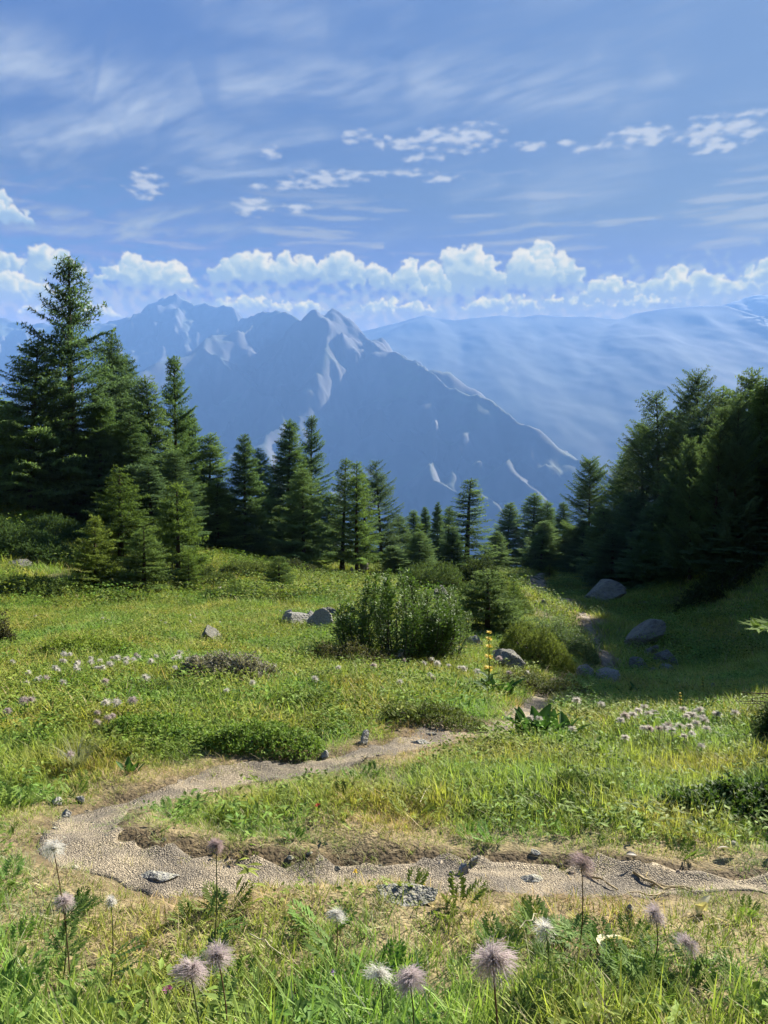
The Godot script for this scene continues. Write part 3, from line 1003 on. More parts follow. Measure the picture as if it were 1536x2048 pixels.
func make_trees() -> void:
	# kind, column, row of the top, half width, depth, turn, variant, label
	for q in [
		["open", 150, 514, 128, 24.0, 0.4, 0, "tallest dark spruce with a bare pointed top above the mountain skyline"],
		["larch", 62, 678, 108, 22.8, 1.0, 0, "bright green larch in front of the tallest spruce at the meadow edge"],
		["larch", -25, 760, 80, 27.0, 2.1, 1, "green larch cut by the picture edge beside the bright green larch"],
		["spruce", 226, 668, 78, 26.5, 0.2, 1, "dense spruce close behind the tallest spruce, its crown touching it"],
		["spruce", 200, 788, 82, 23.5, 2.7, 0, "mid sized dark spruce standing before the foot of the tallest spruce"],
		["spruce", 258, 706, 74, 27.5, 5.2, 0, "spruce shouldering out from behind the dense spruce beside the tallest"],
		["larch", 12, 800, 80, 24.5, 2.5, 0, "dark larch behind the bright green larch at the picture edge"],
		["spruce", 380, 820, 60, 29.0, 1.6, 1, "spruce behind the spire topped spruce toward the gap"],
		["larch", 990, 1062, 34, 44.0, 1.0, 0, "low larch at the left of the sunlit pale larch"],
		["young", 950, 1120, 50, 24.0, 2.0, 0, "bright young spruce on the bank under the drooping larch"],
		["young", 1005, 1150, 46, 17.0, 0.7, 0, "bright young spruce on the bank between juniper mound and path"],
		["old_larch", 1470, 792, 54, 23.6, 5.0, 0, "larch in the front row of the dark forest under the highest larch"],
		["larch", 1518, 756, 58, 24.6, 2.2, 1, "larch in the front row of the dark forest at the picture edge"],
		["old_larch", 1432, 822, 50, 24.0, 3.0, 1, "old larch standing forward of the dark forest above the gully"],
		["old_larch", 1385, 880, 48, 25.5, 1.2, 0, "larch in the front row below the flat crowned larch"],
		["larch", 304, 750, 66, 26.0, 0.9, 1, "feathery larch between the tallest spruce and the spire topped spruce"],
		["open", 350, 710, 60, 27.0, 3.0, 0, "narrow spruce with a thin spire top against the blue mountain"],
		["larch", 415, 864, 62, 28.0, 1.7, 0, "round shouldered larch closing the tall clump beside the gap of mountain"],
		["larch", 120, 800, 70, 25.5, 4.0, 1, "dark larch half hidden between the bright larch and tallest spruce"],
		["spruce", 262, 830, 70, 23.5, 4.4, 1, "spruce with dark lower boughs below the feathery larch"],
		["spruce", 350, 900, 66, 24.0, 5.0, 0, "spruce at the foot of the spire topped spruce"],
		["spruce", 490, 868, 52, 26.5, 1.4, 1, "dark spruce that begins the middle row after the gap"],
		["larch", 524, 896, 44, 29.0, 0.3, 1, "short green larch leaning on the dark spruce of the middle row"],
		["spruce", 578, 838, 62, 30.0, 2.2, 0, "broad dark spruce in the middle row with an evenly pointed crown"],
		["open", 622, 830, 54, 33.0, 1.1, 0, "tallest spruce of the middle row with a ragged open top"],
		["larch", 606, 935, 60, 27.5, 5.3, 0, "light green larch in front of the middle row spruces"],
		["thin_larch", 684, 914, 40, 29.5, 0.0, 0, "slender larch with a bare leaning trunk at the end of the row"],
		["thin_larch", 712, 920, 36, 28.5, 2.0, 0, "slender larch with twin looking trunk beside the stump"],
		["thin_larch", 733, 940, 38, 29.5, 4.0, 0, "slender pale larch behind the larch beside the stump"],
		["old_larch", 762, 925, 50, 36.0, 0.7, 1, "dark irregular larch rising behind the slender larches"],
		["larch", 655, 985, 46, 33.0, 2.9, 1, "low larch filling the gap behind the slender larches"],
		["spruce", 545, 960, 50, 31.0, 3.9, 0, "low spruce filling the gap behind the broad dark spruce"],
		["larch", 800, 1028, 32, 40.0, 1.3, 1, "small larch on the far rim beside the dark irregular larch"],
		["larch", 828, 1020, 30, 43.0, 2.3, 0, "first of the small larches on the far rim"],
		["spruce", 851, 1014, 24, 44.0, 3.1, 1, "pale small spruce between small larches on the far rim"],
		["spruce", 876, 1004, 22, 41.0, 0.5, 1, "thin dark spruce on the far rim"],
		["larch", 898, 1012, 28, 43.0, 4.4, 1, "small larch behind the leaning larch on the far rim"],
		["thin_larch", 933, 955, 52, 38.0, 1.2, 0, "tall drooping larch standing alone in front of the valley gap"],
		["larch", 840, 1062, 44, 31.0, 5.1, 0, "bushy low larch above the juniper mound"],
		["larch", 790, 1090, 38, 30.0, 0.8, 1, "bushy low larch beside the pale rock"],
		["spruce", 905, 1060, 40, 36.0, 2.7, 0, "low spruce in front of the drooping larch"],
		["larch", 1016, 1004, 40, 48.0, 0.1, 0, "sunlit pale larch at the near end of the far grove"],
		["larch", 1068, 985, 50, 50.0, 1.9, 1, "tall rounded larch in the middle of the far grove"],
		["larch", 1102, 1000, 36, 49.0, 3.6, 0, "larch beside the tall rounded larch in the far grove"],
		["spruce", 1128, 1003, 38, 46.0, 4.2, 0, "dark spruce at the end of the far grove"],
		["old_larch", 1182, 918, 56, 42.0, 2.4, 0, "ragged larch with spreading level boughs at the forest's outer corner"],
		["old_larch", 1236, 918, 50, 41.0, 3.9, 1, "ragged larch second from the forest's outer corner"],
		["old_larch", 1290, 846, 72, 36.0, 0.3, 0, "stepped larch at the shoulder of the dark forest"],
		["old_larch", 1325, 790, 78, 34.0, 1.5, 1, "old larch with forked top at the shoulder of the dark forest"],
		["old_larch", 1382, 748, 84, 33.0, 4.6, 0, "tall old larch with a flat crown against the valley haze"],
		["larch", 1432, 772, 62, 33.0, 2.6, 1, "larch between the two highest crowns of the dark forest"],
		["larch", 1488, 738, 86, 30.0, 5.5, 0, "highest larch of the dark forest with a dense pointed crown"],
		["larch", 1530, 768, 70, 28.0, 0.6, 1, "larch cut by the picture edge next to the highest larch"],
		["spruce", 1462, 880, 76, 26.0, 1.8, 0, "shaded spruce under the highest larch"],
		["spruce", 1355, 920, 70, 29.0, 3.2, 1, "shaded spruce beneath the flat crowned larch"],
		["spruce", 1265, 985, 60, 34.0, 4.9, 0, "shaded spruce beneath the stepped larch"],
		["spruce", 1410, 940, 64, 27.5, 0.9, 1, "shaded spruce in the middle of the dark forest"],
		["spruce", 1535, 930, 80, 24.0, 2.0, 0, "shaded spruce low by the picture edge"],
		["larch", 1215, 1010, 48, 38.0, 5.9, 1, "low larch between the far grove and the dark forest"],
		["spruce", 1310, 1010, 62, 30.5, 0.0, 0, "low dark spruce above the big flat boulder"],
		["spruce", 1170, 1040, 42, 41.0, 1.1, 1, "low dark spruce beside the path's far bend"],
		["larch", 1256, 880, 62, 38.5, 0.7, 0, "dense larch filling the forest edge behind the ragged larches"],
		["spruce", 1352, 815, 66, 37.0, 2.9, 0, "spruce standing between the forked larch and the flat crowned larch"],
		["old_larch", 1408, 790, 70, 31.0, 5.2, 1, "old larch leaning out beside the flat crowned larch"],
		["spruce", 1500, 850, 80, 28.0, 4.4, 1, "spruce filling the forest below the highest larch"],
		["spruce", 1230, 1060, 56, 33.0, 2.2, 1, "low dark spruce at the forest foot near the flat topped boulder"],
		["spruce", 1385, 1010, 70, 26.5, 1.0, 0, "low dark spruce at the foot of the forest slope"],
		["spruce", 1480, 1000, 80, 23.5, 5.4, 1, "low dark spruce on the forest slope by the picture edge"],
		["larch", 1085, 1040, 44, 44.0, 0.4, 0, "low larch beneath the tall rounded larch of the far grove"],
		["spruce", 1140, 1050, 40, 43.0, 3.3, 0, "low spruce at the foot of the far grove"],
		["spruce", 20, 880, 90, 25.0, 3.3, 1, "dark low spruce in front of the larch cut by the picture edge"],
		["spruce", 300, 930, 74, 22.0, 0.9, 0, "dark low spruce between the bushy spruce and the taller young spruce"],
		["larch", 430, 960, 56, 26.0, 2.6, 1, "low larch below the round shouldered larch"],
		["spruce", 460, 990, 44, 28.5, 3.6, 0, "low spruce in the gap before the middle row"],
		["spruce", 1450, 800, 70, 36.0, 0.4, 1, "spruce deep inside the dark forest"],
		["spruce", 1560, 820, 70, 36.0, 0.9, 0, "spruce deep behind the highest larch"],
		["young", 185, 1034, 62, 15.5, 0.3, 0, "sunlit yellow green young spruce standing in the open meadow"],
		["dark_young", 284, 1048, 62, 16.2, 1.3, 0, "darker young spruce with a reddish dead leader beside the sunlit one"],
		["dark_young", 352, 965, 66, 18.5, 2.0, 1, "taller young spruce behind the one with the reddish leader"],
		["dark_young", 236, 935, 80, 19.5, 4.0, 0, "bushy dark spruce between the tall clump and the young spruces"],
		["dark_young", 372, 1105, 34, 16.6, 3.0, 0, "spindly little spruce with a bare lower trunk at the row's end"],
		["dark_young", 556, 1112, 40, 17.5, 5.0, 1, "small dark spruce alone in the sloping meadow"],
		["young", 466, 1160, 26, 16.5, 5.6, 0, "low pale seedling spruce below the spindly one"],
		["dark_young", 651, 1174, 16, 17.5, 1.6, 0, "tiny seedling spruce in the open slope above the boulders"],
		["dark_young", 978, 1140, 88, 11.8, 0.6, 1, "bushy dark spruce growing beside the willow bush"],
		["dark_young", 1030, 1150, 28, 12.8, 3.5, 0, "thin spruce stem sticking up behind the bushy dark spruce"],
		["young", 1066, 1245, 54, 10.6, 4.1, 0, "low bright spruce spreading on the bank above the gully"],
		["young", 1102, 1130, 18, 38.0, 2.2, 0, "small round young spruce by the path's far bend"]]:
		plant_tree(q[0], q[1], q[2], q[3], q[4], q[7], q[5], "", q[6])
	# the forest goes on past the picture's edge; its shade lies in the gully
	var r := gen(88)
	for k in 22:
		var row := k % 2
		var s := (k / 2) / 10.0
		var p := Vector3(lerpf(13.0, 17.8, s) + row * 1.8, 0, lerpf(-18.5, -31.0, s) - row * 0.5)
		var px := 768.0 + FOCAL * p.x / -p.z
		var top := 918.0 - FOCAL * (gh(p.x, p.z) + r.randf_range(8.5, 11.0) - 1.5) / -p.z
		plant_tree(["larch", "spruce", "old_larch", "spruce"][k % 4], px, top, 1.25 * FOCAL / -p.z, -p.z, "tall conifer of the forest outside the picture above the gully", r.randf() * TAU, "forest trees outside the picture", k)
	plant_tree("dark_young", 2230, 560, 480, 5.0, "young spruce just outside the picture whose shade lies across the end of the path", 5.0)
	plant_tree("dark_young", 2020, 860, 320, 4.2, "small dark spruce just outside the picture beside the end of the path", 2.0, "", 1)

# ---------------------------------------------------------------- rocks
func rock_mesh(sd: int, size: Vector3, tone: float, cuts := 15) -> ArrayMesh:
	var r := gen(sd)
	var ns := PackedVector3Array()
	var hs := PackedFloat32Array()
	for k in cuts:
		ns.append(unit(r))
		hs.append(r.randf_range(0.62, 1.0))
	ns.append(Vector3.DOWN); hs.append(0.5)
	var n := FastNoiseLite.new()
	n.seed = sd; n.frequency = 1.6; n.fractal_octaves = 4
	var mb := MB.new()
	var A := 52
	var B := 28
	for j in B + 1:
		var e := -PI / 2 + PI * j / B
		for i in A:
			var a := TAU * i / A
			var d := Vector3(cos(e) * cos(a), sin(e), cos(e) * sin(a))
			var q := 9.0
			for k in ns.size():
				var dn := d.dot(ns[k])
				if dn > 0.05:
					q = minf(q, hs[k] / dn)
			q = minf(q, 1.3) * (1.0 + n.get_noise_3d(d.x, d.y, d.z) * 0.05 + n.get_noise_3d(d.x * 3.0, d.y * 3.0, d.z * 3.0 + 5.0) * 0.03)
			mb.v.append(Vector3(d.x * q * size.x * 0.5, d.y * q * size.y * 0.62, d.z * q * size.z * 0.5))
			var g := tone * (1.0 + n.get_noise_3d(d.x * 2.0 + 9.0, d.y * 2.0, d.z * 2.0) * 0.35)
			var lichen := smoothstep(0.08, 0.3, n.get_noise_3d(d.x * 4.0 + 30.0, d.y * 4.0, d.z * 4.0)) * 0.55
			mb.c.append(Color(g, g, g * 0.97).lerp(Color(g * 0.85, g * 0.82, g * 0.45), lichen).lerp(Color(g * 0.4, g * 0.4, g * 0.4), smoothstep(0.2, 0.4, n.get_noise_3d(d.x * 2.5 - 30.0, d.y * 5.0, d.z * 2.5)) * 0.7))
	for j in B:
		for i in A:
			var a := j * A + i
			var b := j * A + (i + 1) % A
			mb.ix.append(a); mb.ix.append(a + A); mb.ix.append(b + A)
			mb.ix.append(a); mb.ix.append(b + A); mb.ix.append(b)
	# facets stay crisp: no shared normals
	return mb.mesh(mats["rock"], false)

func make_rocks() -> void:
	# column and row of the foot's middle, width and height in pixels, tone, flatness seed, name, label
	for q in [
		[592, 1258, 62, 38, 1.75, 1, "boulder", "pale cracked boulder lying in the sloping meadow left of the willow bush"],
		[637, 1264, 46, 40, 1.65, 2, "boulder", "pale rounded boulder leaning against the cracked one by the willow bush"],
		[658, 1246, 44, 34, 0.55, 3, "boulder", "dark square boulder behind the two pale ones by the willow bush"],
		[606, 1270, 22, 14, 1.7, 43, "stone", "small pale stone broken off in front of the cracked boulder"],
		[574, 1246, 28, 26, 1.8, 44, "boulder", "pale upright splinter at the back of the cracked boulder"],
		[618, 1254, 30, 28, 1.9, 45, "boulder", "pale block wedged between the cracked and the rounded boulder"],
		[580, 1268, 14, 9, 1.1, 46, "stone", "small flat stone below the cracked boulder"],
		[562, 1254, 16, 10, 1.1, 4, "stone", "small stone at the outer end of the pale cracked boulder"],
		[416, 1290, 62, 34, 0.62, 5, "boulder", "pointed grey stone half sunk in the meadow"],
		[945, 1303, 44, 32, 1.35, 6, "boulder", "smooth pale boulder between the willow bush and the yellow gentian"],
		[1012, 1343, 74, 44, 0.85, 7, "boulder", "broad grey boulder right behind the yellow gentian"],
		[1174, 1357, 38, 26, 1.15, 8, "boulder", "narrow grey boulder on the rim of the gully"],
		[1214, 1368, 54, 32, 1.3, 9, "boulder", "flat tilted pale boulder on the rim of the gully"],
		[1208, 1202, 80, 34, 0.9, 10, "boulder", "big flat topped boulder below the dark forest"],
		[1292, 1298, 86, 52, 0.85, 11, "boulder", "big slanting slab boulder in the shaded gully"],
		[1334, 1335, 50, 42, 0.62, 12, "boulder", "dark upright boulder below the slanting slab in the gully"],
		[1306, 1318, 26, 26, 0.75, 13, "stone", "small stone wedged between the two gully boulders"],
		[1278, 1344, 46, 22, 0.62, 14, "boulder", "low flat stone on the gully floor beside the path"],
		[1333, 1348, 26, 16, 0.9, 15, "stone", "light small stone in front of the dark upright boulder"],
		[1308, 1352, 22, 12, 0.8, 16, "stone", "low grey stone on the gully floor in front of the boulders"],
		[1362, 1366, 34, 10, 0.9, 17, "stone", "flat stone step at the near end of the gully floor"],
		[1430, 1392, 22, 26, 1.0, 18, "stone", "leaning pale stone in the meadow by the far yellow gentian"],
		[1418, 1360, 50, 14, 0.9, 19, "stone", "low brown slab at the foot of the shaded slope"],
		[886, 1215, 54, 44, 0.55, 20, "boulder", "dark boulder showing through the top of the willow bush"],
		[772, 1122, 22, 22, 1.1, 21, "boulder", "pale rock among the low larches below the row of trees"],
		[704, 1158, 18, 22, 0.75, 22, "stone", "grey stone at the foot of the slender larches"],
		[438, 1206, 44, 14, 1.1, 23, "stone", "low pale stone in the slope below the young spruces"],
		[612, 1500, 40, 26, 1.7, 24, "stone", "whitish wedge shaped stone above the path's inner bank"],
		[728, 1487, 24, 24, 1.8, 25, "stone", "upright whitish stone on the bank beside the path"],
		[648, 1518, 16, 14, 1.7, 26, "stone", "small pale stone at the upper edge of the path"],
		[858, 1474, 30, 7, 0.9, 27, "stone", "thin dark slab lying on the upper path edge"],
		[836, 1490, 44, 10, 1.3, 28, "stone", "pale flat slab set in the upper path"],
		[928, 1752, 25, 24, 1.5, 29, "stone", "cream stone lying alone on the near path"],
		[950, 1734, 17, 17, 1.2, 30, "stone", "dark grey stone just behind the cream stone"],
		[904, 1754, 14, 12, 1.2, 31, "stone", "small bluish stone beside the cream stone"],
		[310, 1766, 84, 16, 1.3, 32, "stone", "flat buff slab at the outer edge of the path bend"],
		[812, 1806, 160, 20, 0.95, 33, "stone", "long pale slab sunk at the near edge of the path"],
		[132, 1636, 24, 18, 1.8, 34, "stone", "pale stone in the path bend"],
		[160, 1606, 18, 13, 1.9, 35, "stone", "white chip of stone where the path leaves the bend"],
		[112, 1610, 26, 12, 1.3, 36, "stone", "flat pale stone in the grass outside the path bend"],
		[1060, 1768, 60, 14, 1.1, 37, "stone", "brownish slab half buried in the near path"],
		[1262, 1836, 16, 22, 0.9, 38, "stone", "small upright shard in the grass below the path sticks"],
		[1070, 1716, 20, 8, 1.4, 39, "stone", "bluish chip on the path's inner edge"],
		[36, 1140, 46, 16, 1.0, 40, "stone", "weathered flat stone below the shaded mound of shrubs"],
		[1085, 1215, 18, 12, 0.8, 41, "stone", "small stone on the shaded slope under the forest"],
		[1470, 1694, 22, 8, 1.3, 42, "stone", "dull stone among the withered leaves at the shaded side"]]:
		var g := hit(q[0], q[1])
		var d := -g.z
		var w: float = q[2] / FOCAL * d
		var h: float = q[3] / FOCAL * d * 1.15
		var r := gen(700 + int(q[5]))
		var thin: bool = q[3] < q[2] * 0.36
		var m := rock_mesh(int(q[5]) * 13 + 5, Vector3(w, h, w * (r.randf_range(0.7, 1.0) if not thin else 0.5)), float(q[4]) * 0.92)
		var slab := clampf(h / w * 1.6, 0.1, 1.0)
		var o := single(q[6], m, g + Vector3(0, h * (0.26 if slab > 0.6 else 0.0), -w * 0.2))
		if q[5] == 11:
			o.scale = Vector3(1.08, 0.72, 0.8)
		o.rotation = Vector3(0.25, 0.35, 0.42) if q[5] == 11 else Vector3(r.randf_range(-0.15, 0.15) * slab, r.randf_range(-0.2, 0.2) if thin else r.randf() * TAU, r.randf_range(-0.15, 0.15) * slab)
		tag(o, q[7], "rock" if q[6] == "boulder" else "stone")

# ---------------------------------------------------------------- pasque flower seed heads
func plume_ball(sd: int, rad: float, strands: int, wid: float, col: Color, tipc: Color, messy: float) -> ArrayMesh:
	var r := gen(sd)
	var mb := MB.new()
	var swirl := r.randf_range(-0.6, 0.6)
	for k in strands:
		var d := unit(r)
		if d.y < -0.8:
			d.y = -d.y
		d = (d + Vector3.UP * 0.12).normalized()
		var pts := PackedVector3Array()
		var side := d.cross(Vector3.UP).normalized() * (swirl + r.randf_range(-0.3, 0.3) * messy)
		var L := rad * r.randf_range(0.78, 1.12)
		var fall := r.randf_range(0.1, 0.6)
		for s in 5:
			var t := s / 4.0
			pts.append(d * (L * (0.12 + 0.88 * t)) + side * (L * t * t) - Vector3.UP * (fall * L * t * t * t * (0.9 if d.y > 0.2 else 0.35)) + unit(r) * rad * 0.035 * messy)
		mb.rib(pts, wid, col.lerp(Color(0.62, 0.58, 0.42), 0.35 if r.randf() < 0.3 else 0.0), tipc)
	# the knot of seeds in the middle
	for k in 26:
		var d := unit(r)
		mb.leaf(d * rad * 0.05, d, Vector3(0.3, 0.8, 0.4).normalized(), rad * 0.26, rad * 0.09, lin(0.33, 0.27, 0.13))
	return mb.mesh(mats["plumes"])

func pinnate(mb: MB, r: RandomNumberGenerator, p: Vector3, dir: Vector3, length: float, col: Color) -> void:
	var up := Vector3.UP
	var side := dir.cross(up).normalized()
	var nrm := side.cross(dir).normalized()
	var n := 7
	mb.rib(PackedVector3Array([p, p + dir * length * 0.5 + up * length * 0.03, p + dir * length - up * length * 0.1]), length * 0.02 + 0.001, col * 0.8, col)
	for k in n:
		var s := 0.18 + 0.8 * k / (n - 1)
		var b := p + dir * length * s - up * length * 0.1 * s * s
		var ll := length * 0.42 * sin(PI * (0.22 + 0.72 * s)) * r.randf_range(0.8, 1.15)
		for e in [-1.0, 1.0]:
			var ld: Vector3 = (dir * 0.62 + side * e * 0.8 + up * r.randf_range(-0.15, 0.15)).normalized()
			for f in 3:
				var fd: Vector3 = (ld + dir * (f - 1) * 0.42).normalized()
				var o: Vector3 = b + ld * ll * (0.12 + 0.2 * f)
				mb.leaf(o, fd, nrm, ll * (0.72 - 0.12 * f), ll * 0.20, col * r.randf_range(0.85, 1.15), 0.12)

func seed_flower(head: Vector3, diam: float, sd: int, kind: int, label: String, leaves: int, group := "") -> Node3D:
	var r := gen(sd)
	var gx := head.x + r.randf_range(-0.03, 0.03)
	var gz := head.z + r.randf_range(-0.02, 0.04)
	var g := Vector3(gx, gh(gx, gz) - 0.01, gz)
	var o := base("pasque_flower", g)
	var hv := head - g
	var stem := MB.new()
	var pts := PackedVector3Array()
	var rad := PackedFloat32Array()
	for k in 6:
		var s := k / 5.0
		pts.append(hv * s + Vector3(sin(s * PI) * 0.012, 0, sin(s * PI) * 0.01))
		rad.append(0.0019 - 0.0006 * s)
	stem.tube(pts, rad, 5, lin(0.13, 0.085, 0.05) if sd % 2 else lin(0.085, 0.095, 0.04))
	part("stem", stem.mesh(mats["leaves"], true), o)
	var cols := [[lin(0.55, 0.50, 0.47), lin(0.44, 0.36, 0.37)], [lin(0.66, 0.64, 0.58), lin(0.62, 0.60, 0.56)], [lin(0.46, 0.38, 0.35), lin(0.38, 0.28, 0.28)]]
	var hd := part("seed_head", plume_ball(sd + 3, diam * 0.5, 560 if kind != 1 else 300, 0.0012, cols[kind][0], cols[kind][1], 1.5 if kind != 1 else 2.2), o)
	hd.position = hv
	hd.rotation = Vector3(r.randf_range(-0.5, 0.5), r.randf() * TAU, r.randf_range(-0.5, 0.5))
	hd.scale = Vector3(r.randf_range(0.82, 1.12), r.randf_range(0.85, 1.1), r.randf_range(0.82, 1.12))
	if leaves > 0:
		var lf := MB.new()
		for k in leaves:
			var a := r.randf() * TAU
			var y := r.randf_range(0.02, 0.55)
			var dir := Vector3(cos(a), r.randf_range(0.25, 0.8), sin(a)).normalized()
			pinnate(lf, r, hv * y, dir, r.randf_range(0.05, 0.095), lin(0.13, 0.205, 0.05) * r.randf_range(0.8, 1.3))
		part("leaves", lf.mesh(mats["leaves"]), o)
	tag(o, label, "flower", group)
	return o

func make_seed_heads() -> void:
	for q in [
		[380, 1945, 62, 0, 5, "lilac grey seed head with swept plumes, lower of the touching pair"],
		[435, 1911, 56, 0, 4, "ruffled whitish seed head, upper of the touching pair"],
		[107, 1697, 44, 1, 7, "tallest translucent seed head in front of the path bend"],
		[130, 1803, 42, 0, 6, "small pinkish seed head on a short stem below the tallest one"],
		[432, 1690, 31, 2, 8, "little pink seed head on a long stem before the dark path bank"],
		[222, 1802, 21, 1, 4, "tiny sparse white seed head on a thin dark stem"],
		[673, 1830, 36, 1, 5, "cream white seed head in the grass below the long pale slab"],
		[758, 1948, 52, 1, 5, "white wispy seed head touching the round lilac one"],
		[820, 1960, 60, 0, 4, "round lilac seed head beside the white wispy one"],
		[985, 1920, 84, 0, 5, "largest seed head, shaggy and lilac tinged, on a stout stem"],
		[1163, 1728, 46, 2, 12, "brownish pink drooping seed head standing up in front of the path"],
		[1090, 1858, 42, 1, 5, "loose white seed head with parted hairs beside the pale dry leaf"],
		[1310, 1830, 40, 0, 6, "thin grey seed head on a short stem near the path sticks"],
		[1375, 1887, 43, 0, 6, "grey seed head below the curled dry leaf"]]:
		var depth: float = 0.062 * FOCAL / q[2]
		if depth > 2.1:
			depth = 2.1
		var p := at(q[0], q[1], depth * 0.86)
		seed_flower(p, q[2] / FOCAL * depth, 400 + int(q[0]), q[3], q[5], q[4])
	# the ones out in the meadow: one of each kind, then copies
	var protos := []
	for k in 3:
		var o := base("meadow_seed_head", Vector3.ZERO)
		var st := MB.new()
		st.tube(PackedVector3Array([Vector3(0.01, -0.32, 0), Vector3(0.012, -0.15, 0.01), Vector3.ZERO]), PackedFloat32Array([0.002, 0.0018, 0.0015]), 4, lin(0.09, 0.10, 0.04))
		part("stem", st.mesh(mats["leaves"], true), o)
		part("seed_head", plume_ball(900 + k, 0.026, 150, 0.0022, [lin(0.52, 0.48, 0.42), lin(0.56, 0.53, 0.47), lin(0.44, 0.37, 0.34)][k], [lin(0.50, 0.46, 0.42), lin(0.54, 0.51, 0.47), lin(0.38, 0.31, 0.30)][k], 1.1), o)
		protos.append(o)
	var first := [true, true, true]
	var r := gen(55)
	var left := "white seed heads scattered over the sunny meadow left of the path"
	var low := "pinkish seed heads in the lush greenery above the path bend"
	var mid := "white seed heads in front of the willow bush and gentian"
	var right := "fluffy seed heads massed in the meadow before the gully"
	var far := "tiny white seed heads in the slope below the young spruces"
	var labels := {left: "white fluffy seed head in the drift across the sunny meadow below the young spruces", low: "pinkish seed head in the lush greenery above the path bend", mid: "white seed head along the foot of the willow bush and yellow gentian", right: "fluffy seed head in the dense drift between the broad leaves and the gully", far: "tiny white seed head in the grass right below the young spruces"}
	var sets := [
		[left, 1, 36, [[25, 1323], [57, 1345], [75, 1359], [84, 1355], [92, 1356], [54, 1366], [110, 1336], [116, 1340], [125, 1322], [128, 1308], [140, 1308], [126, 1364], [155, 1327], [158, 1323], [154, 1338], [152, 1333], [182, 1316], [182, 1324], [200, 1321], [220, 1328], [224, 1316], [235, 1316], [253, 1318], [252, 1325], [272, 1309], [278, 1313], [198, 1336], [192, 1336], [206, 1335], [267, 1319], [302, 1322], [312, 1312], [350, 1335], [348, 1317], [356, 1314], [378, 1319], [360, 1305], [447, 1328], [522, 1331], [505, 1365], [630, 1357], [677, 1335], [747, 1331], [392, 1315], [453, 1381]]],
		[low, 2, 50, [[48, 1400], [62, 1399], [15, 1421], [212, 1405], [233, 1404], [265, 1400], [195, 1425], [194, 1444], [216, 1435], [225, 1431], [291, 1355], [210, 1362], [140, 1508]]],
		[mid, 1, 30, [[800, 1310], [808, 1320], [848, 1326], [863, 1318], [875, 1327], [898, 1331], [920, 1335], [928, 1337], [955, 1343], [998, 1316], [1018, 1345], [1055, 1346], [800, 1363], [860, 1350], [866, 1355], [803, 1303]]],
		[right, 0, 48, [[1153, 1400], [1203, 1408], [1060, 1435], [1078, 1437], [1250, 1431], [1265, 1429], [1277, 1421], [1288, 1414], [1308, 1424], [1288, 1456], [1299, 1457], [1318, 1457], [1330, 1456], [1343, 1461], [1360, 1452], [1373, 1432], [1379, 1452], [1385, 1430], [1399, 1420], [1393, 1446], [1408, 1440], [1413, 1457], [1368, 1472], [1384, 1467], [1433, 1428], [1250, 1475], [1403, 1492], [1241, 1440], [1296, 1427], [1378, 1428], [1365, 1418], [1470, 1425], [1145, 1458], [1405, 1434], [1336, 1450]]],
		[far, 1, 16, [[210, 1245], [222, 1245], [332, 1245], [440, 1245], [338, 1275], [345, 1277], [375, 1267], [535, 1296], [205, 1236], [216, 1240], [322, 1242], [330, 1246], [380, 1243], [70, 1232], [44, 1269], [480, 1250], [380, 1230], [300, 1230], [264, 1240], [390, 1235], [60, 1037], [105, 1040], [440, 1175], [430, 1180], [525, 1195], [560, 1222], [340, 1253]]]]
	for s in sets:
		for q in s[3]:
			var px := float(q[0])
			var kind: int = s[1] if r.randf() < 0.7 else r.randi_range(0, 2)
			var g := hit(px, q[1] + s[2])
			var o: Node3D = protos[kind]
			if first[kind]:
				first[kind] = false
			else:
				o = copy(protos[kind], "meadow_seed_head")
			var p := at(px, q[1], -g.z)
			o.position = p
			o.rotation = Vector3(r.randf_range(-0.15, 0.15), r.randf() * TAU, r.randf_range(-0.15, 0.15))
			var want: float = r.randf_range(14.0, 22.0) if s[0] == right or s[0] == low else r.randf_range(10.0, 16.0) if s[0] != far else r.randf_range(4.0, 7.0)
			var sz: float = clampf(want / FOCAL * -g.z / 0.052, 0.7, 1.7)
			o.scale = Vector3.ONE * sz
			tag(o, labels[s[0]], "flower", s[0])

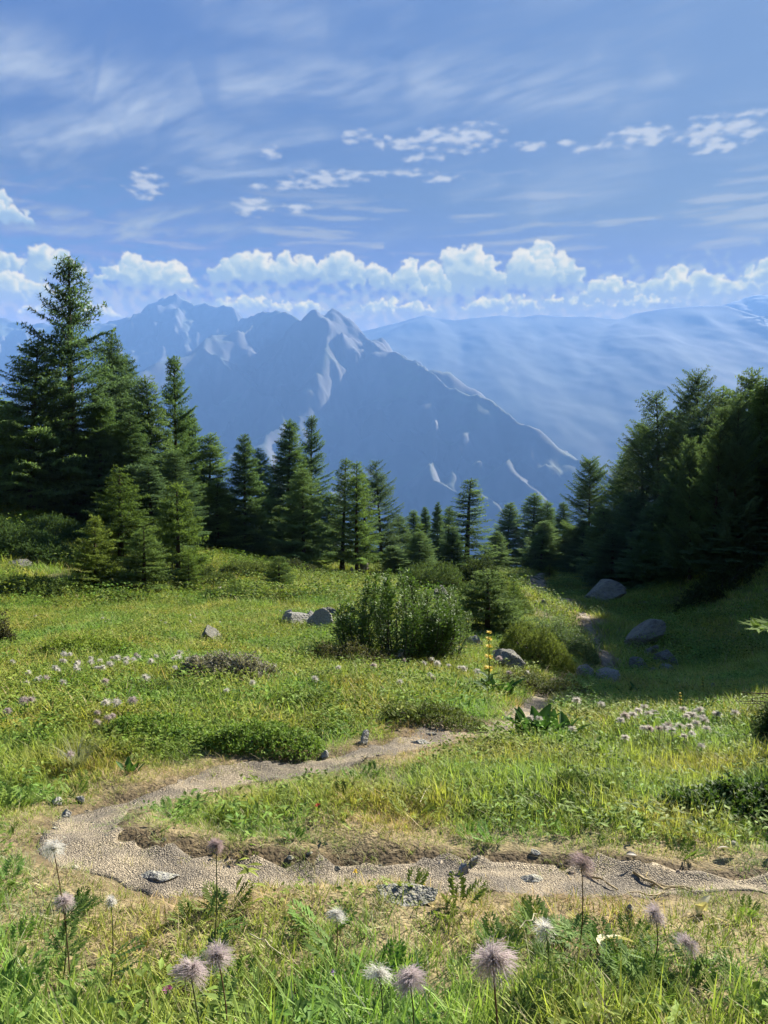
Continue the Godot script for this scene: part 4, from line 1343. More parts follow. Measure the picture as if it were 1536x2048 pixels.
# ---------------------------------------------------------------- single plants
func gentian(px: float, py_foot: float, top: float, sd: int, label: String, leafy: bool) -> void:
	var r := gen(sd)
	var g := hit(px, py_foot)
	var d := -g.z
	var tall := at(px, top, d).y - g.y
	var o := base("yellow_gentian", g)
	var st := MB.new()
	st.tube(PackedVector3Array([Vector3(0, -0.02, 0), Vector3(0.01, tall * 0.5, 0), Vector3(0.0, tall, 0)]), PackedFloat32Array([0.008, 0.007, 0.004]), 6, lin(0.16, 0.19, 0.05))
	part("stem", st.mesh(mats["leaves"], true), o)
	var rows := 5
	for k in rows:
		var y := tall * (0.99 - 0.085 * k - 0.012 * k * k)
		var fl := MB.new()
		var rr := tall * (0.036 + 0.008 * k)
		for e in 44:
			var a := r.randf() * TAU
			var dir := Vector3(cos(a), r.randf_range(0.0, 1.0), sin(a)).normalized()
			fl.leaf(Vector3(0, r.randf_range(-0.3, 0.3) * rr, 0) + dir * rr * 0.2, dir, Vector3(0.2, 0.9, 0.3).normalized(), rr * r.randf_range(0.8, 1.3), rr * 0.30, lin(0.80, 0.56, 0.05).lerp(lin(0.62, 0.52, 0.10), r.randf()))
		var f := part("flower_whorl", fl.mesh(mats["petals"]), o)
		f.position = Vector3(0.004, y, 0)
		if k > 1:
			var br := MB.new()
			for e in 2:
				var a := k * 1.57 + e * PI
				br.broad_leaf(Vector3.ZERO, Vector3(cos(a), 0.55, sin(a)).normalized(), Vector3(-cos(a) * 0.5, 0.8, -sin(a) * 0.5).normalized(), tall * 0.07, tall * 0.05, lin(0.13, 0.20, 0.04), 0.2)
			var b := part("leaf", br.mesh(mats["leaves"], true), o)
			b.position = Vector3(0, y - rr * 0.7, 0)
	for k in 4:
		var y := tall * (0.12 + 0.1 * k)
		for e in 2:
			var a := k * 1.57 + e * PI + 0.4
			var br := MB.new()
			br.broad_leaf(Vector3.ZERO, Vector3(cos(a), 0.9, sin(a)).normalized(), Vector3(-cos(a) * 0.7, 0.7, -sin(a) * 0.7).normalized(), tall * (0.27 - 0.04 * k), tall * (0.11 - 0.012 * k), lin(0.06, 0.115, 0.03) * r.randf_range(0.85, 1.2), 0.25)
			part("leaf", br.mesh(mats["leaves"], true), o).position = Vector3(0, y, 0)
	tag(o, label, "flower")

func leaf_clump(px: float, py: float, width_px: float, height_px: float, count: int, sd: int, label: String) -> void:
	var r := gen(sd)
	var g := hit(px, py)
	var d := -g.z
	var o := base("broad_leaf_plant", g)
	var w := width_px / FOCAL * d
	var h := height_px / FOCAL * d
	for k in count:
		var u := r.randf_range(-0.42, 0.42) * w
		var a := r.randf() * TAU
		var dir := Vector3(cos(a) * 0.32 + u / w * 0.7, 1.0, sin(a) * 0.32).normalized()
		var mb := MB.new()
		var L := h * r.randf_range(0.75, 1.15)
		var back := Vector3(-dir.x, 0.35, -dir.z)
		back = (back - dir * back.dot(dir)).normalized()
		mb.broad_leaf(Vector3.ZERO, dir, back, L, L * r.randf_range(0.36, 0.5), lin(0.045, 0.095, 0.025) * r.randf_range(0.8, 1.4), r.randf_range(0.1, 0.4))
		part("leaf", mb.mesh(mats["leaves"], true), o).position = Vector3(u, -0.01, r.randf_range(-0.12, 0.12) * w)
	tag(o, label, "plant")

# a many stemmed bush of small shining leaves
func bush(called: String, g: Vector3, w: float, h: float, dp: float, stems: int, leaf_l: float, col: Color, sd: int, label: String, mat := "glossy_leaves") -> void:
	var r := gen(sd)
	var o := base(called, g)
	var wd := MB.new()
	var lf := MB.new()
	for k in stems:
		var a := r.randf() * TAU
		var q := sqrt(r.randf())
		var foot := Vector3(cos(a) * q * w * 0.30, -0.05, sin(a) * q * dp * 0.30)
		var hh := h * r.randf_range(0.55, 1.05) * (1.0 - 0.35 * q * q)
		var top := Vector3(cos(a) * q * w * 0.5 + r.randf_range(-0.05, 0.05) * w, hh, sin(a) * q * dp * 0.5)
		var pts := PackedVector3Array()
		var rad := PackedFloat32Array()
		for s in 7:
			var t := s / 6.0
			pts.append(foot.lerp(top, t) + Vector3(cos(a) * w * 0.08 * sin(t * PI), 0, sin(a) * dp * 0.08 * sin(t * PI)) + unit(r) * 0.012 * h)
			rad.append((0.010 * (1.0 - t) + 0.002) * h)
		wd.tube(pts, rad, 4, lin(0.07, 0.06, 0.045))
		var n := int(hh / leaf_l * 20.0)
		for e in n:
			var t := 0.12 + 0.88 * pow(r.randf(), 0.8)
			var f := clampf(t, 0, 0.999) * 6.0
			var i := int(f)
			var p := pts[i].lerp(pts[i + 1], f - i)
			var out := unit(r)
			out.y = absf(out.y) * 0.7 + 0.15
			out = out.normalized()
			var b := p + out * r.randf_range(0.0, 0.20) * h * (1.15 - t)
			var up := (unit(r) * 0.6 + Vector3.UP).normalized()
			lf.leaf(b, out, up, leaf_l * r.randf_range(0.7, 1.25), leaf_l * 0.46, col * r.randf_range(0.65, 1.35), 0.1)
	part("stems", wd.mesh(mats["bark"], true), o, "stuff")
	part("foliage", lf.mesh(mats[mat]), o, "stuff")
	tag(o, label, "bush")

# a low dense cushion: juniper, bilberry, alpine rose
func mound(called: String, g: Vector3, w: float, h: float, dp: float, count: int, spray: float, col: Color, tip: Color, sd: int, label: String, needle: bool) -> void:
	var r := gen(sd)
	var lf := MB.new()
	var n := FastNoiseLite.new()
	n.seed = sd; n.frequency = 1.0
	for k in count:
		var a := r.randf() * TAU
		var q := sqrt(r.randf())
		var x := cos(a) * q * w * 0.5
		var z := sin(a) * q * dp * 0.5
		var dome := sqrt(maxf(0.0, 1.0 - q * q)) * (0.8 + 0.6 * n.get_noise_2d(x * 3.0 / w + sd, z * 3.0 / w)) 
		var gy := gh(g.x + x, g.z + z) - g.y
		var y := gy + h * dome * pow(r.randf(), 0.4)
		var dir := (Vector3(x / w, 0.55, z / dp) + unit(r) * 0.6).normalized()
		var tone := r.randf_range(0.65, 1.3)
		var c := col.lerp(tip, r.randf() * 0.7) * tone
		var p := Vector3(x, y, z)
		if needle:
			for e in 9:
				var b := p + dir * spray * r.randf()
				var nv := (dir * 0.7 + unit(r)).normalized()
				var sv := nv.cross(Vector3(0.3, 0.8, 0.5)).normalized() * spray * 0.07
				lf.tri(b - sv, b + sv, b + nv * spray * 0.45, c.lerp(tip * tone, 0.4 * r.randf()))
		else:
			for e in 5:
				var b := p + dir * spray * r.randf()
				var nv := (dir * 0.6 + unit(r)).normalized()
				lf.leaf(b, nv, (Vector3.UP + unit(r) * 0.5).normalized(), spray * r.randf_range(0.4, 0.65), spray * 0.26, c * r.randf_range(0.8, 1.2), 0.1)
	var o := base(called, g)
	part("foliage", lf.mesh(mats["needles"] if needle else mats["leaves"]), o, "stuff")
	var wd := MB.new()
	for k in 26:
		var a := r.randf() * TAU
		var e := Vector3(cos(a) * w * 0.36, h * 0.5, sin(a) * dp * 0.36)
		e.y += gh(g.x + e.x, g.z + e.z) - g.y
		wd.tube(PackedVector3Array([Vector3(0, -0.03, 0), e * 0.5 + Vector3(0, h * 0.12, 0), e]), PackedFloat32Array([0.016 * h / 0.4, 0.010 * h / 0.4, 0.004]), 4, lin(0.08, 0.065, 0.05))
	part("stems", wd.mesh(mats["bark"], true), o, "stuff")
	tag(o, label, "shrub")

func mound_px(called: String, px: float, py: float, wpx: float, hpx: float, deep: float, count: int, spray: float, col: Color, tip: Color, sd: int, label: String, needle: bool, flat := 1.0) -> void:
	var g := hit(px, py)
	var d := -g.z
	mound(called, g - Vector3(0, 0.02, 0), wpx / FOCAL * d, hpx / FOCAL * d * flat, wpx / FOCAL * d * deep, count, spray, col, tip, sd, label, needle)

func make_shrubs() -> void:
	var g := under(790, 8.6)
	bush("willow_bush", g, 1.5, 1.02, 1.2, 62, 0.042, lin(0.10, 0.165, 0.040), 301, "upright willow bush with small glossy leaves in the middle of the meadow")
	g = under(880, 8.9)
	bush("willow_bush", g, 0.75, 0.95, 0.8, 26, 0.040, lin(0.13, 0.19, 0.07), 302, "thinner greyer willow stems at the end of the big bush toward the gentian")
	mound_px("alpine_rose", 715, 1338, 200, 62, 0.6, 1500, 0.045, lin(0.075, 0.092, 0.028), lin(0.15, 0.11, 0.04), 303, "low rusty green cushion shrub at the foot of the willow bush", false)
	mound_px("heather_shrub", 465, 1366, 200, 60, 0.6, 2400, 0.05, lin(0.21, 0.20, 0.15), lin(0.28, 0.26, 0.19), 304, "grey half dry low shrub in the sunny meadow below the pointed stone", false)
	mound_px("juniper_shrub", 868, 1192, 150, 74, 0.7, 1700, 0.13, lin(0.055, 0.09, 0.026), lin(0.12, 0.17, 0.045), 305, "domed juniper mound on the rise behind the willow bush", true)
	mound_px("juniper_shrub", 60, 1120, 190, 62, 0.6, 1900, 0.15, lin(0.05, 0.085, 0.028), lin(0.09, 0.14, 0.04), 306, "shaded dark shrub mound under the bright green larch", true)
	mound_px("juniper_shrub", 60, 1195, 200, 48, 0.4, 1500, 0.10, lin(0.085, 0.125, 0.03), lin(0.15, 0.20, 0.045), 307, "low green juniper carpet beside the sunlit young spruce", true)
	mound_px("juniper_shrub", 420, 1180, 110, 44, 0.6, 1200, 0.11, lin(0.06, 0.09, 0.026), lin(0.13, 0.17, 0.045), 308, "dark juniper cushion on the slope right behind the spindly young spruce", true)
	mound_px("juniper_shrub", 505, 1160, 130, 40, 0.6, 1200, 0.12, lin(0.08, 0.115, 0.03), lin(0.15, 0.18, 0.05), 309, "olive juniper cushion below the dark spruce of the middle row", true)
	mound_px("juniper_shrub", 610, 1150, 90, 30, 0.5, 700, 0.12, lin(0.05, 0.066, 0.028), lin(0.09, 0.105, 0.04), 310, "brownish low cushion under the middle row of trees", true)
	mound_px("juniper_shrub", 1075, 1335, 150, 84, 0.8, 2600, 0.07, lin(0.095, 0.13, 0.026), lin(0.20, 0.24, 0.045), 311, "yellow green low shrub on the bank before the gully", true)
	mound_px("willow_scrub", 1130, 1310, 130, 90, 1.2, 3000, 0.06, lin(0.11, 0.175, 0.055), lin(0.19, 0.24, 0.10), 312, "silvery grey dwarf willow covering the flank of the bank", false, 0.8)
	mound_px("bilberry_shrub", 1090, 1390, 200, 40, 0.6, 1600, 0.04, lin(0.085, 0.12, 0.03), lin(0.16, 0.15, 0.045), 313, "leafy bilberry carpet along the rim between gentian and gully", false)
	mound_px("bilberry_shrub", 4, 1300, 50, 80, 0.8, 500, 0.05, lin(0.06, 0.07, 0.03), lin(0.11, 0.09, 0.04), 314, "twiggy brownish shrub cut by the picture edge in the meadow", false)
	mound_px("bilberry_shrub", 860, 1440, 230, 34, 0.5, 1500, 0.035, lin(0.095, 0.14, 0.03), lin(0.17, 0.18, 0.045), 315, "green bilberry carpet above the upper path", false)
	mound_px("bilberry_shrub", 520, 1500, 260, 56, 0.5, 1900, 0.036, lin(0.125, 0.215, 0.038), lin(0.23, 0.31, 0.055), 316, "dense bright green bilberry cushion on the bank above the path", false)
	mound_px("bilberry_shrub", 300, 1490, 240, 60, 0.5, 1700, 0.038, lin(0.115, 0.205, 0.036), lin(0.21, 0.30, 0.05), 317, "deep green leafy cushion behind the pale grass tuft", false)
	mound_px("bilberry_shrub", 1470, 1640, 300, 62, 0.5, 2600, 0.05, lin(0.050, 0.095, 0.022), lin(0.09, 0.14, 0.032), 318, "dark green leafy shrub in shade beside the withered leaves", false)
	mound_px("juniper_shrub", 1590, 1510, 130, 120, 0.9, 1900, 0.08, lin(0.045, 0.075, 0.022), lin(0.08, 0.12, 0.034), 319, "dark juniper with bare brown twigs at the picture edge", true)
	mound_px("juniper_shrub", 1170, 1600, 150, 46, 0.6, 1100, 0.035, lin(0.06, 0.105, 0.024), lin(0.11, 0.16, 0.035), 320, "dark low cushion in the grass between the two path arms", true)
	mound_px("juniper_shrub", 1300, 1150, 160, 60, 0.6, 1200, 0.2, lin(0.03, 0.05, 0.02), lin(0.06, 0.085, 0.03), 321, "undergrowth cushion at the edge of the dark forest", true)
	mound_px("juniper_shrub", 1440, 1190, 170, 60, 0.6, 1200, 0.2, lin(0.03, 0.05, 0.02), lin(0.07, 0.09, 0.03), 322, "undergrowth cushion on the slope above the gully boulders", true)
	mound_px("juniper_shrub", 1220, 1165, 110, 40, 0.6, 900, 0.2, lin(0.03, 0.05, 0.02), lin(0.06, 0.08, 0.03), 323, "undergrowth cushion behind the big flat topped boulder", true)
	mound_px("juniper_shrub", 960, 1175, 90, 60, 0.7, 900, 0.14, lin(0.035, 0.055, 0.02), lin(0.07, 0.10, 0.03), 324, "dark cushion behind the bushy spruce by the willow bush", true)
	mound_px("bilberry_shrub", 175, 1316, 210, 44, 0.5, 1500, 0.05, lin(0.15, 0.22, 0.032), lin(0.26, 0.32, 0.05), 325, "lime green leafy cushion among the white seed heads of the sunny meadow", false)
	mound_px("bilberry_shrub", 330, 1400, 200, 34, 0.5, 1200, 0.045, lin(0.10, 0.15, 0.032), lin(0.17, 0.20, 0.05), 326, "olive leafy cushion in the meadow above the deep green one", false)
	mound_px("bilberry_shrub", 640, 1420, 220, 34, 0.5, 1300, 0.042, lin(0.12, 0.18, 0.032), lin(0.20, 0.24, 0.05), 327, "fresh green leafy cushion below the rusty cushion shrub", false)
	mound_px("juniper_shrub", 320, 1165, 120, 34, 0.6, 900, 0.12, lin(0.06, 0.095, 0.028), lin(0.11, 0.15, 0.04), 328, "low dark cushion between the young spruces", true)
	mound_px("juniper_shrub", 28, 1092, 180, 50, 0.5, 1500, 0.14, lin(0.045, 0.08, 0.026), lin(0.09, 0.14, 0.04), 331, "dark juniper carpet on the upper left slope under the larches", true)
	mound_px("juniper_shrub", 120, 1075, 130, 40, 0.5, 1100, 0.15, lin(0.045, 0.08, 0.026), lin(0.09, 0.14, 0.04), 332, "juniper carpet at the foot of the tallest spruce", true)
	mound_px("bilberry_shrub", 240, 1205, 120, 26, 0.5, 900, 0.08, lin(0.08, 0.13, 0.03), lin(0.15, 0.20, 0.045), 333, "leafy low shrub between the sunlit and the darker young spruce", false)
	mound_px("juniper_shrub", 470, 1205, 140, 30, 0.5, 1100, 0.10, lin(0.06, 0.10, 0.028), lin(0.13, 0.18, 0.045), 334, "low juniper on the slope above the pointed stone", true)
	mound_px("bilberry_shrub", 590, 1205, 120, 24, 0.5, 900, 0.08, lin(0.10, 0.15, 0.034), lin(0.17, 0.21, 0.05), 335, "low leafy shrub on the slope above the boulder cluster", false)
	mound_px("juniper_shrub", 1010, 1220, 110, 60, 0.7, 1300, 0.11, lin(0.07, 0.11, 0.028), lin(0.15, 0.20, 0.045), 336, "green juniper on the bank behind the thin spruce stem", true)
	# the bare branch reaching in at the edge
	var b := base("bare_branch", hit(1536, 1500))
	var wd := MB.new()
	var r := gen(330)
	for k in 9:
		var p := Vector3(0.25, r.randf_range(0.0, 0.25), r.randf_range(-0.2, 0.1))
		var e := p + Vector3(r.randf_range(-0.42, -0.2), r.randf_range(-0.05, 0.25), r.randf_range(-0.15, 0.15))
		wd.tube(PackedVector3Array([p, p.lerp(e, 0.5) + Vector3(0, 0.03, 0), e]), PackedFloat32Array([0.008, 0.005, 0.0015]), 5, lin(0.06, 0.045, 0.035))
		for s in 5:
			var q := p.lerp(e, 0.3 + 0.15 * s)
			var f := q + Vector3(r.randf_range(-0.12, 0.02), r.randf_range(-0.05, 0.09), r.randf_range(-0.06, 0.06))
			wd.tube(PackedVector3Array([q, f]), PackedFloat32Array([0.003, 0.001]), 4, lin(0.06, 0.045, 0.035))
	part("twigs", wd.mesh(mats["bark"], true), b, "stuff")
	tag(b, "bare brown juniper branch reaching into the meadow at the picture edge", "branch")
	# a stump at the foot of the slender larches
	var s := base("tree_stump", hit(726, 1152))
	var sm := MB.new()
	sm.tube(PackedVector3Array([Vector3(0, -0.1, 0), Vector3(0.02, 0.25, 0), Vector3(0.06, 0.5, 0), Vector3(0.06, 0.51, 0)]), PackedFloat32Array([0.26, 0.19, 0.15, 0.01]), 9, lin(0.16, 0.14, 0.12))
	part("trunk", sm.mesh(mats["bark"], true), s)
	tag(s, "grey broken stump at the foot of the slender larches", "stump")

func make_small_plants() -> void:
	gentian(976, 1400, 1264, 340, "tall yellow gentian in bloom in front of the bushy dark spruce", true)
	gentian(1358, 1444, 1386, 341, "short yellow gentian half hidden by the fluffy seed heads", false)
	gentian(1404, 1396, 1354, 342, "small far yellow gentian at the mouth of the gully", false)
	leaf_clump(1072, 1478, 74, 66, 12, 350, "clump of big pointed green leaves where the upper path ends, taller half")
	leaf_clump(1126, 1478, 60, 52, 9, 351, "clump of big pointed green leaves where the upper path ends, lower half")
	leaf_clump(994, 1392, 66, 46, 10, 352, "broad leaves around the foot of the tall yellow gentian")
	leaf_clump(1262, 1398, 54, 34, 7, 353, "broad leaves in the meadow before the rim boulders")
	leaf_clump(262, 1545, 40, 30, 5, 354, "few broad leaves in the bank below the deep green cushion")
	# the pale tuft above the path bend
	var g := hit(155, 1545)
	var r := gen(360)
	var mb := MB.new()
	for k in 170:
		var a := r.randf() * TAU
		var dir := Vector3(cos(a) * 0.45, 1.0, sin(a) * 0.45).normalized()
		mb.blade(Vector3(r.randf_range(-0.03, 0.03), 0, r.randf_range(-0.03, 0.03)), dir, Vector3(cos(a), -0.35, sin(a)) * r.randf_range(0.1, 0.5), r.randf_range(0.10, 0.22), 0.0028, lin(0.14, 0.17, 0.08), lin(0.36, 0.36, 0.24), 3)
	tag(single("grass_tuft", mb.mesh(mats["grass_blades"]), g), "pale fine leaved grass tuft above the path bend", "grass tuft")
	# withered leaves
	for q in [[1402, 1832, 44, 50, 0, "curled cream dry leaf at the near end of the path"], [1232, 1896, 64, 30, 1, "broad pale yellow dry leaf lying in the grass"], [1203, 1902, 40, 24, 2, "folded pale dry leaf next to the broad yellow one"],
		[1342, 1632, 52, 26, 3, "grey withered leaf at the shaded edge of the grass"], [1412, 1650, 56, 24, 4, "flat withered leaf beneath the dark shaded shrub"], [1498, 1662, 54, 26, 5, "twisted whitish withered leaf beneath the dark shaded shrub"], [1262, 1724, 20, 12, 6, "small dry leaf on the inner path edge"], [1452, 1715, 34, 16, 7, "tan withered leaf lying in the shade beyond the path"]]:
		var p := hit(q[0], q[1])
		var w: float = q[2] / FOCAL * -p.z
		var rr := gen(370 + q[4])
		var lf := MB.new()
		for k in 2 if q[4] == 0 else 1:
			var a := rr.randf() * TAU
			var dir := Vector3(cos(a), 0.18 + (0.9 if q[4] == 0 else 0.0), sin(a) * 0.5).normalized()
			var up := (Vector3.UP + unit(rr) * 0.5)
			up = (up - dir * up.dot(dir)).normalized()
			lf.broad_leaf(-dir * w * 0.5 + Vector3(0, 0.02, 0), dir, up, w * 1.05, w * 0.55, (lin(0.62, 0.55, 0.33) if q[4] < 3 else lin(0.34, 0.30, 0.24)) * rr.randf_range(0.85, 1.1), 0.35)
		tag(single("dry_leaf", lf.mesh(mats["straw"], true), p + Vector3(0, 0.012, 0)), q[5], "dry leaf")
	# dry stalks on the near path
	for q in [[1170, 1756, 1236, 1790, 0.005, "thick bent tan stalk lying across the near path"], [1268, 1752, 1390, 1795, 0.0045, "long dry stalk on the path, farther of the pair"], [1300, 1776, 1386, 1786, 0.0035, "thin dry stalk on the path, nearer of the pair"], [1330, 1790, 1222, 1800, 0.003, "thin straw stalk at the grass edge of the near path"], [1385, 1655, 1480, 1640, 0.004, "grey dead stalk in the shade by the withered leaves"], [840, 1630, 862, 1595, 0.002, "bleached thin straw standing in the grass between the path arms"],
		[500, 1912, 562, 1960, 0.0022, "bleached straw leaning in the lush grass"], [1040, 1905, 1074, 1872, 0.002, "bleached straw beside the largest seed head"]]:
		var a := hit(q[0], q[1])
		var b := hit(q[2], q[3])
		var rr := gen(int(q[0]))
		var st := MB.new()
		var pts := PackedVector3Array()
		var rad := PackedFloat32Array()
		var lift := 0.05 if q[4] < 0.0025 else 0.0
		for k in 7:
			var t := k / 6.0
			var p := a.lerp(b, t)
			p.y = gh(p.x, p.z) + q[4] * 1.3 + 0.004 + sin(t * PI) * 0.010 + lift
			pts.append(p - a + Vector3(0, 0, rr.randf_range(-0.012, 0.012)))
			rad.append(q[4] * (1.0 - 0.45 * t) * rr.randf_range(0.85, 1.15))
		st.tube(pts, rad, 6, lin(0.36, 0.28, 0.15) if q[4] > 0.0025 else lin(0.5, 0.45, 0.28))
		tag(single("dry_stalk", st.mesh(mats["straw"], true), a), q[5], "stick")
	# little flowers
	for q in [[336, 1974, 26, 0, "purple knapweed bud low in the grass beside the lilac seed head"], [671, 1940, 24, 1, "violet tufted flower in the grass under the cream seed head"], [974, 1869, 14, 2, "small blue gentian flower behind the largest seed head"], [1185, 1497, 12, 2, "blue flower in the meadow below the broad leaves"], [168, 1503, 10, 0, "pink flower in the pale grass tuft"], [846, 1766, 15, 3, "yellow flower at the near edge of the path"], [710, 1738, 14, 3, "yellow flower standing on the path's grassy middle"], [1276, 1976, 13, 3, "yellow flower low in the corner grass"], [612, 1580, 9, 3, "tiny yellow flower between the path arms"], [1022, 1977, 10, 3, "tiny yellow flower below the largest seed head"], [636, 1608, 16, 4, "red tinged leaf in the grass between the path arms"], [1228, 1568, 9, 4, "reddish leaf in the turf of the meadow"],
		[1148, 1492, 10, 2, "dark blue flower head left of the blue flower"]]:
		var p := hit(q[0], q[1] + q[2] * 1.5)
		var d := -p.z
		var pos := at(q[0], q[1], d)
		var s: float = q[2] / FOCAL * d
		var rr := gen(int(q[0]) + 1)
		var o := base("wild_flower", Vector3(p.x, p.y - 0.01, p.z))
		var st := MB.new()
		st.tube(PackedVector3Array([Vector3.ZERO, (pos - p) * 0.5 + Vector3(0.003, 0, 0), pos - p]), PackedFloat32Array([0.0016, 0.0014, 0.0012]), 4, lin(0.08, 0.11, 0.03))
		part("stem", st.mesh(mats["leaves"], true), o)
		var fl := MB.new()
		var c: Color = [lin(0.42, 0.08, 0.34), lin(0.26, 0.12, 0.42), lin(0.10, 0.11, 0.45), lin(0.80, 0.56, 0.03), lin(0.42, 0.07, 0.04)][q[3]]
		for k in 26 if q[3] < 2 else 9:
			var dir := unit(rr)
			dir.y = absf(dir.y) + (0.3 if q[3] < 2 else 0.1)
			dir = dir.normalized()
			fl.leaf(Vector3.ZERO, dir, Vector3(0.2, 0.9, 0.35).normalized(), s * 0.55, s * (0.10 if q[3] < 2 else 0.3), c * rr.randf_range(0.8, 1.2))
		var f := part("petals", fl.mesh(mats["petals"]), o)
		f.position = pos - p
		if q[3] < 2:
			var bud := SphereMesh.new()
			bud.radius = s * 0.24; bud.height = s * 0.6; bud.radial_segments = 10; bud.rings = 6
			var bm := StandardMaterial3D.new()
			bm.albedo_color = lin(0.12, 0.12, 0.05).linear_to_srgb()
			bud.material = bm
			part("bud", bud, o).position = pos - p - Vector3(0, s * 0.2, 0)
		tag(o, q[4], "flower")

# ---------------------------------------------------------------- ground cover
func tuft_mesh(sd: int, blades: int, spread: float, h0: float, h1: float, wid: float, col: Color, tip: Color, dry: float, lay := 0.5) -> ArrayMesh:
	var r := gen(sd)
	var mb := MB.new()
	for k in blades:
		var a := r.randf() * TAU
		var q := sqrt(r.randf()) * spread
		var dir := Vector3(cos(a) * lay * r.randf(), 1.0, sin(a) * lay * r.randf()).normalized()
		var c := col * r.randf_range(0.7, 1.3)
		var t := tip * r.randf_range(0.8, 1.25)
		if r.randf() < dry:
			c = lin(0.36, 0.30, 0.17) * r.randf_range(0.7, 1.25)
			t = lin(0.50, 0.43, 0.26) * r.randf_range(0.7, 1.2)
		mb.blade(Vector3(cos(a * 3.1) * q, -0.008, sin(a * 3.1) * q), dir, Vector3(cos(a), -0.25, sin(a)) * r.randf_range(0.05, 0.7), r.randf_range(h0, h1), wid * r.randf_range(0.7, 1.3), c, t, 3)
	return mb.mesh(mats["grass_blades"])

func herb_mesh(sd: int, n: int, spread: float, h: float, L: float, ratio: float, col: Color) -> ArrayMesh:
	var r := gen(sd)
	var mb := MB.new()
	for k in n:
		var a := r.randf() * TAU
		var q := sqrt(r.randf()) * spread
		var dir := Vector3(cos(a), r.randf_range(0.0, 1.1), sin(a)).normalized()
		var up := (Vector3.UP + unit(r) * 0.5).normalized()
		var y := h * r.randf_range(0.1, 1.0)
		mb.leaf(Vector3(cos(a * 2.3) * q, y, sin(a * 2.3) * q), dir, up, L * r.randf_range(0.6, 1.3), L * ratio, col * r.randf_range(0.65, 1.4), 0.2)
	return mb.mesh(mats["leaves"])

func fern_mesh(sd: int, n: int, L: float, col: Color) -> ArrayMesh:
	var r := gen(sd)
	var mb := MB.new()
	for k in n:
		var a := r.randf() * TAU
		pinnate(mb, r, Vector3(cos(a) * 0.015, 0.0, sin(a) * 0.015), Vector3(cos(a), r.randf_range(0.5, 1.5), sin(a)).normalized(), L * r.randf_range(0.7, 1.2), col * r.randf_range(0.75, 1.3))
	return mb.mesh(mats["leaves"])

func pebble_mesh(sd: int) -> ArrayMesh:
	var r := gen(sd)
	var mb := MB.new()
	var ring := []
	for j in 4:
		var e := -PI / 2 + PI * j / 3.0
		for i in 6:
			var a := TAU * i / 6
			mb.v.append(Vector3(cos(e) * cos(a), sin(e) * 0.55, cos(e) * sin(a) * 0.75) * r.randf_range(0.75, 1.1))
			mb.c.append(Color.WHITE)
	for j in 3:
		for i in 6:
			var a := j * 6 + i
			var b := j * 6 + (i + 1) % 6
			mb.ix.append(a); mb.ix.append(a + 6); mb.ix.append(b + 6)
			mb.ix.append(a); mb.ix.append(b + 6); mb.ix.append(b)
	return mb.mesh(mats["rock"])

# tries: places thrown into the wedge of ground that the eye takes in, between two depths
# keep(x, z, depth, distance to the trail, patch noise) gives the chance that a place is taken and the size there
func scatter(called: String, label: String, category: String, meshes: Array, sd: int, tries: int, d0: float, d1: float, keep: Callable, tint: Color, vary: float, tilt: bool) -> void:
	var r := gen(sd)
	var spots := []
	for k in meshes.size():
		spots.append([])
	var tints := []
	for k in meshes.size():
		tints.append(PackedColorArray())
	# the wedge is wider than the view, so that a step aside still finds meadow
	var mean_d := 0.67 * d1 + 0.33 * d0
	for k in int(tries * (0.62 * mean_d + 1.8) / (0.56 * mean_d + 0.5)):
		# even over area: the wedge widens with depth
		var d := sqrt(lerpf(d0 * d0, d1 * d1, r.randf()))
		var x := r.randf_range(-1.0, 1.0) * (0.62 * d + 1.8)
		var pick := r.randf()
		var z := -d
		var t := path_far(x, z)
		var n := patchy.get_noise_2d(x * 0.55, z * 0.55)
		var ks: Vector2 = keep.call(x, z, t, n)
		if pick > ks.x:
			continue
		var s := ks.y * r.randf_range(0.6, 1.45)
		var b := Basis(Vector3.UP, r.randf() * TAU)
		if tilt:
			var up := slope_at(x, z)
			b = Basis(Quaternion(Vector3.UP, up)) * b
		b = b.scaled(Vector3(s, s * r.randf_range(0.8, 1.2), s))
		var m := r.randi() % meshes.size()
		(spots[m] as Array).append(Transform3D(b, Vector3(x, gh(x, z), z)))
		var g := r.randf_range(1.0 - vary, 1.0 + vary)
		var warm := 1.0 + clampf(patchy.get_noise_2d(x * 0.9 + 70.0, z * 0.9), -0.5, 0.5) * 0.5
		var pc: PackedColorArray = tints[m]
		pc.append(Color(tint.r * g * warm, tint.g * g, tint.b * g, 1.0))
		tints[m] = pc
	for m in meshes.size():
		if (spots[m] as Array).is_empty():
			continue
		var mm := MultiMesh.new()
		mm.transform_format = MultiMesh.TRANSFORM_3D
		mm.use_colors = true
		mm.mesh = meshes[m]
		mm.instance_count = spots[m].size()
		for k in spots[m].size():
			mm.set_instance_transform(k, spots[m][k])
			mm.set_instance_color(k, tints[m][k])
		var o := MultiMeshInstance3D.new()
		o.name = numbered(called)
		o.multimesh = mm
		add_child(o)
		tag(o, label, category, label, "stuff")

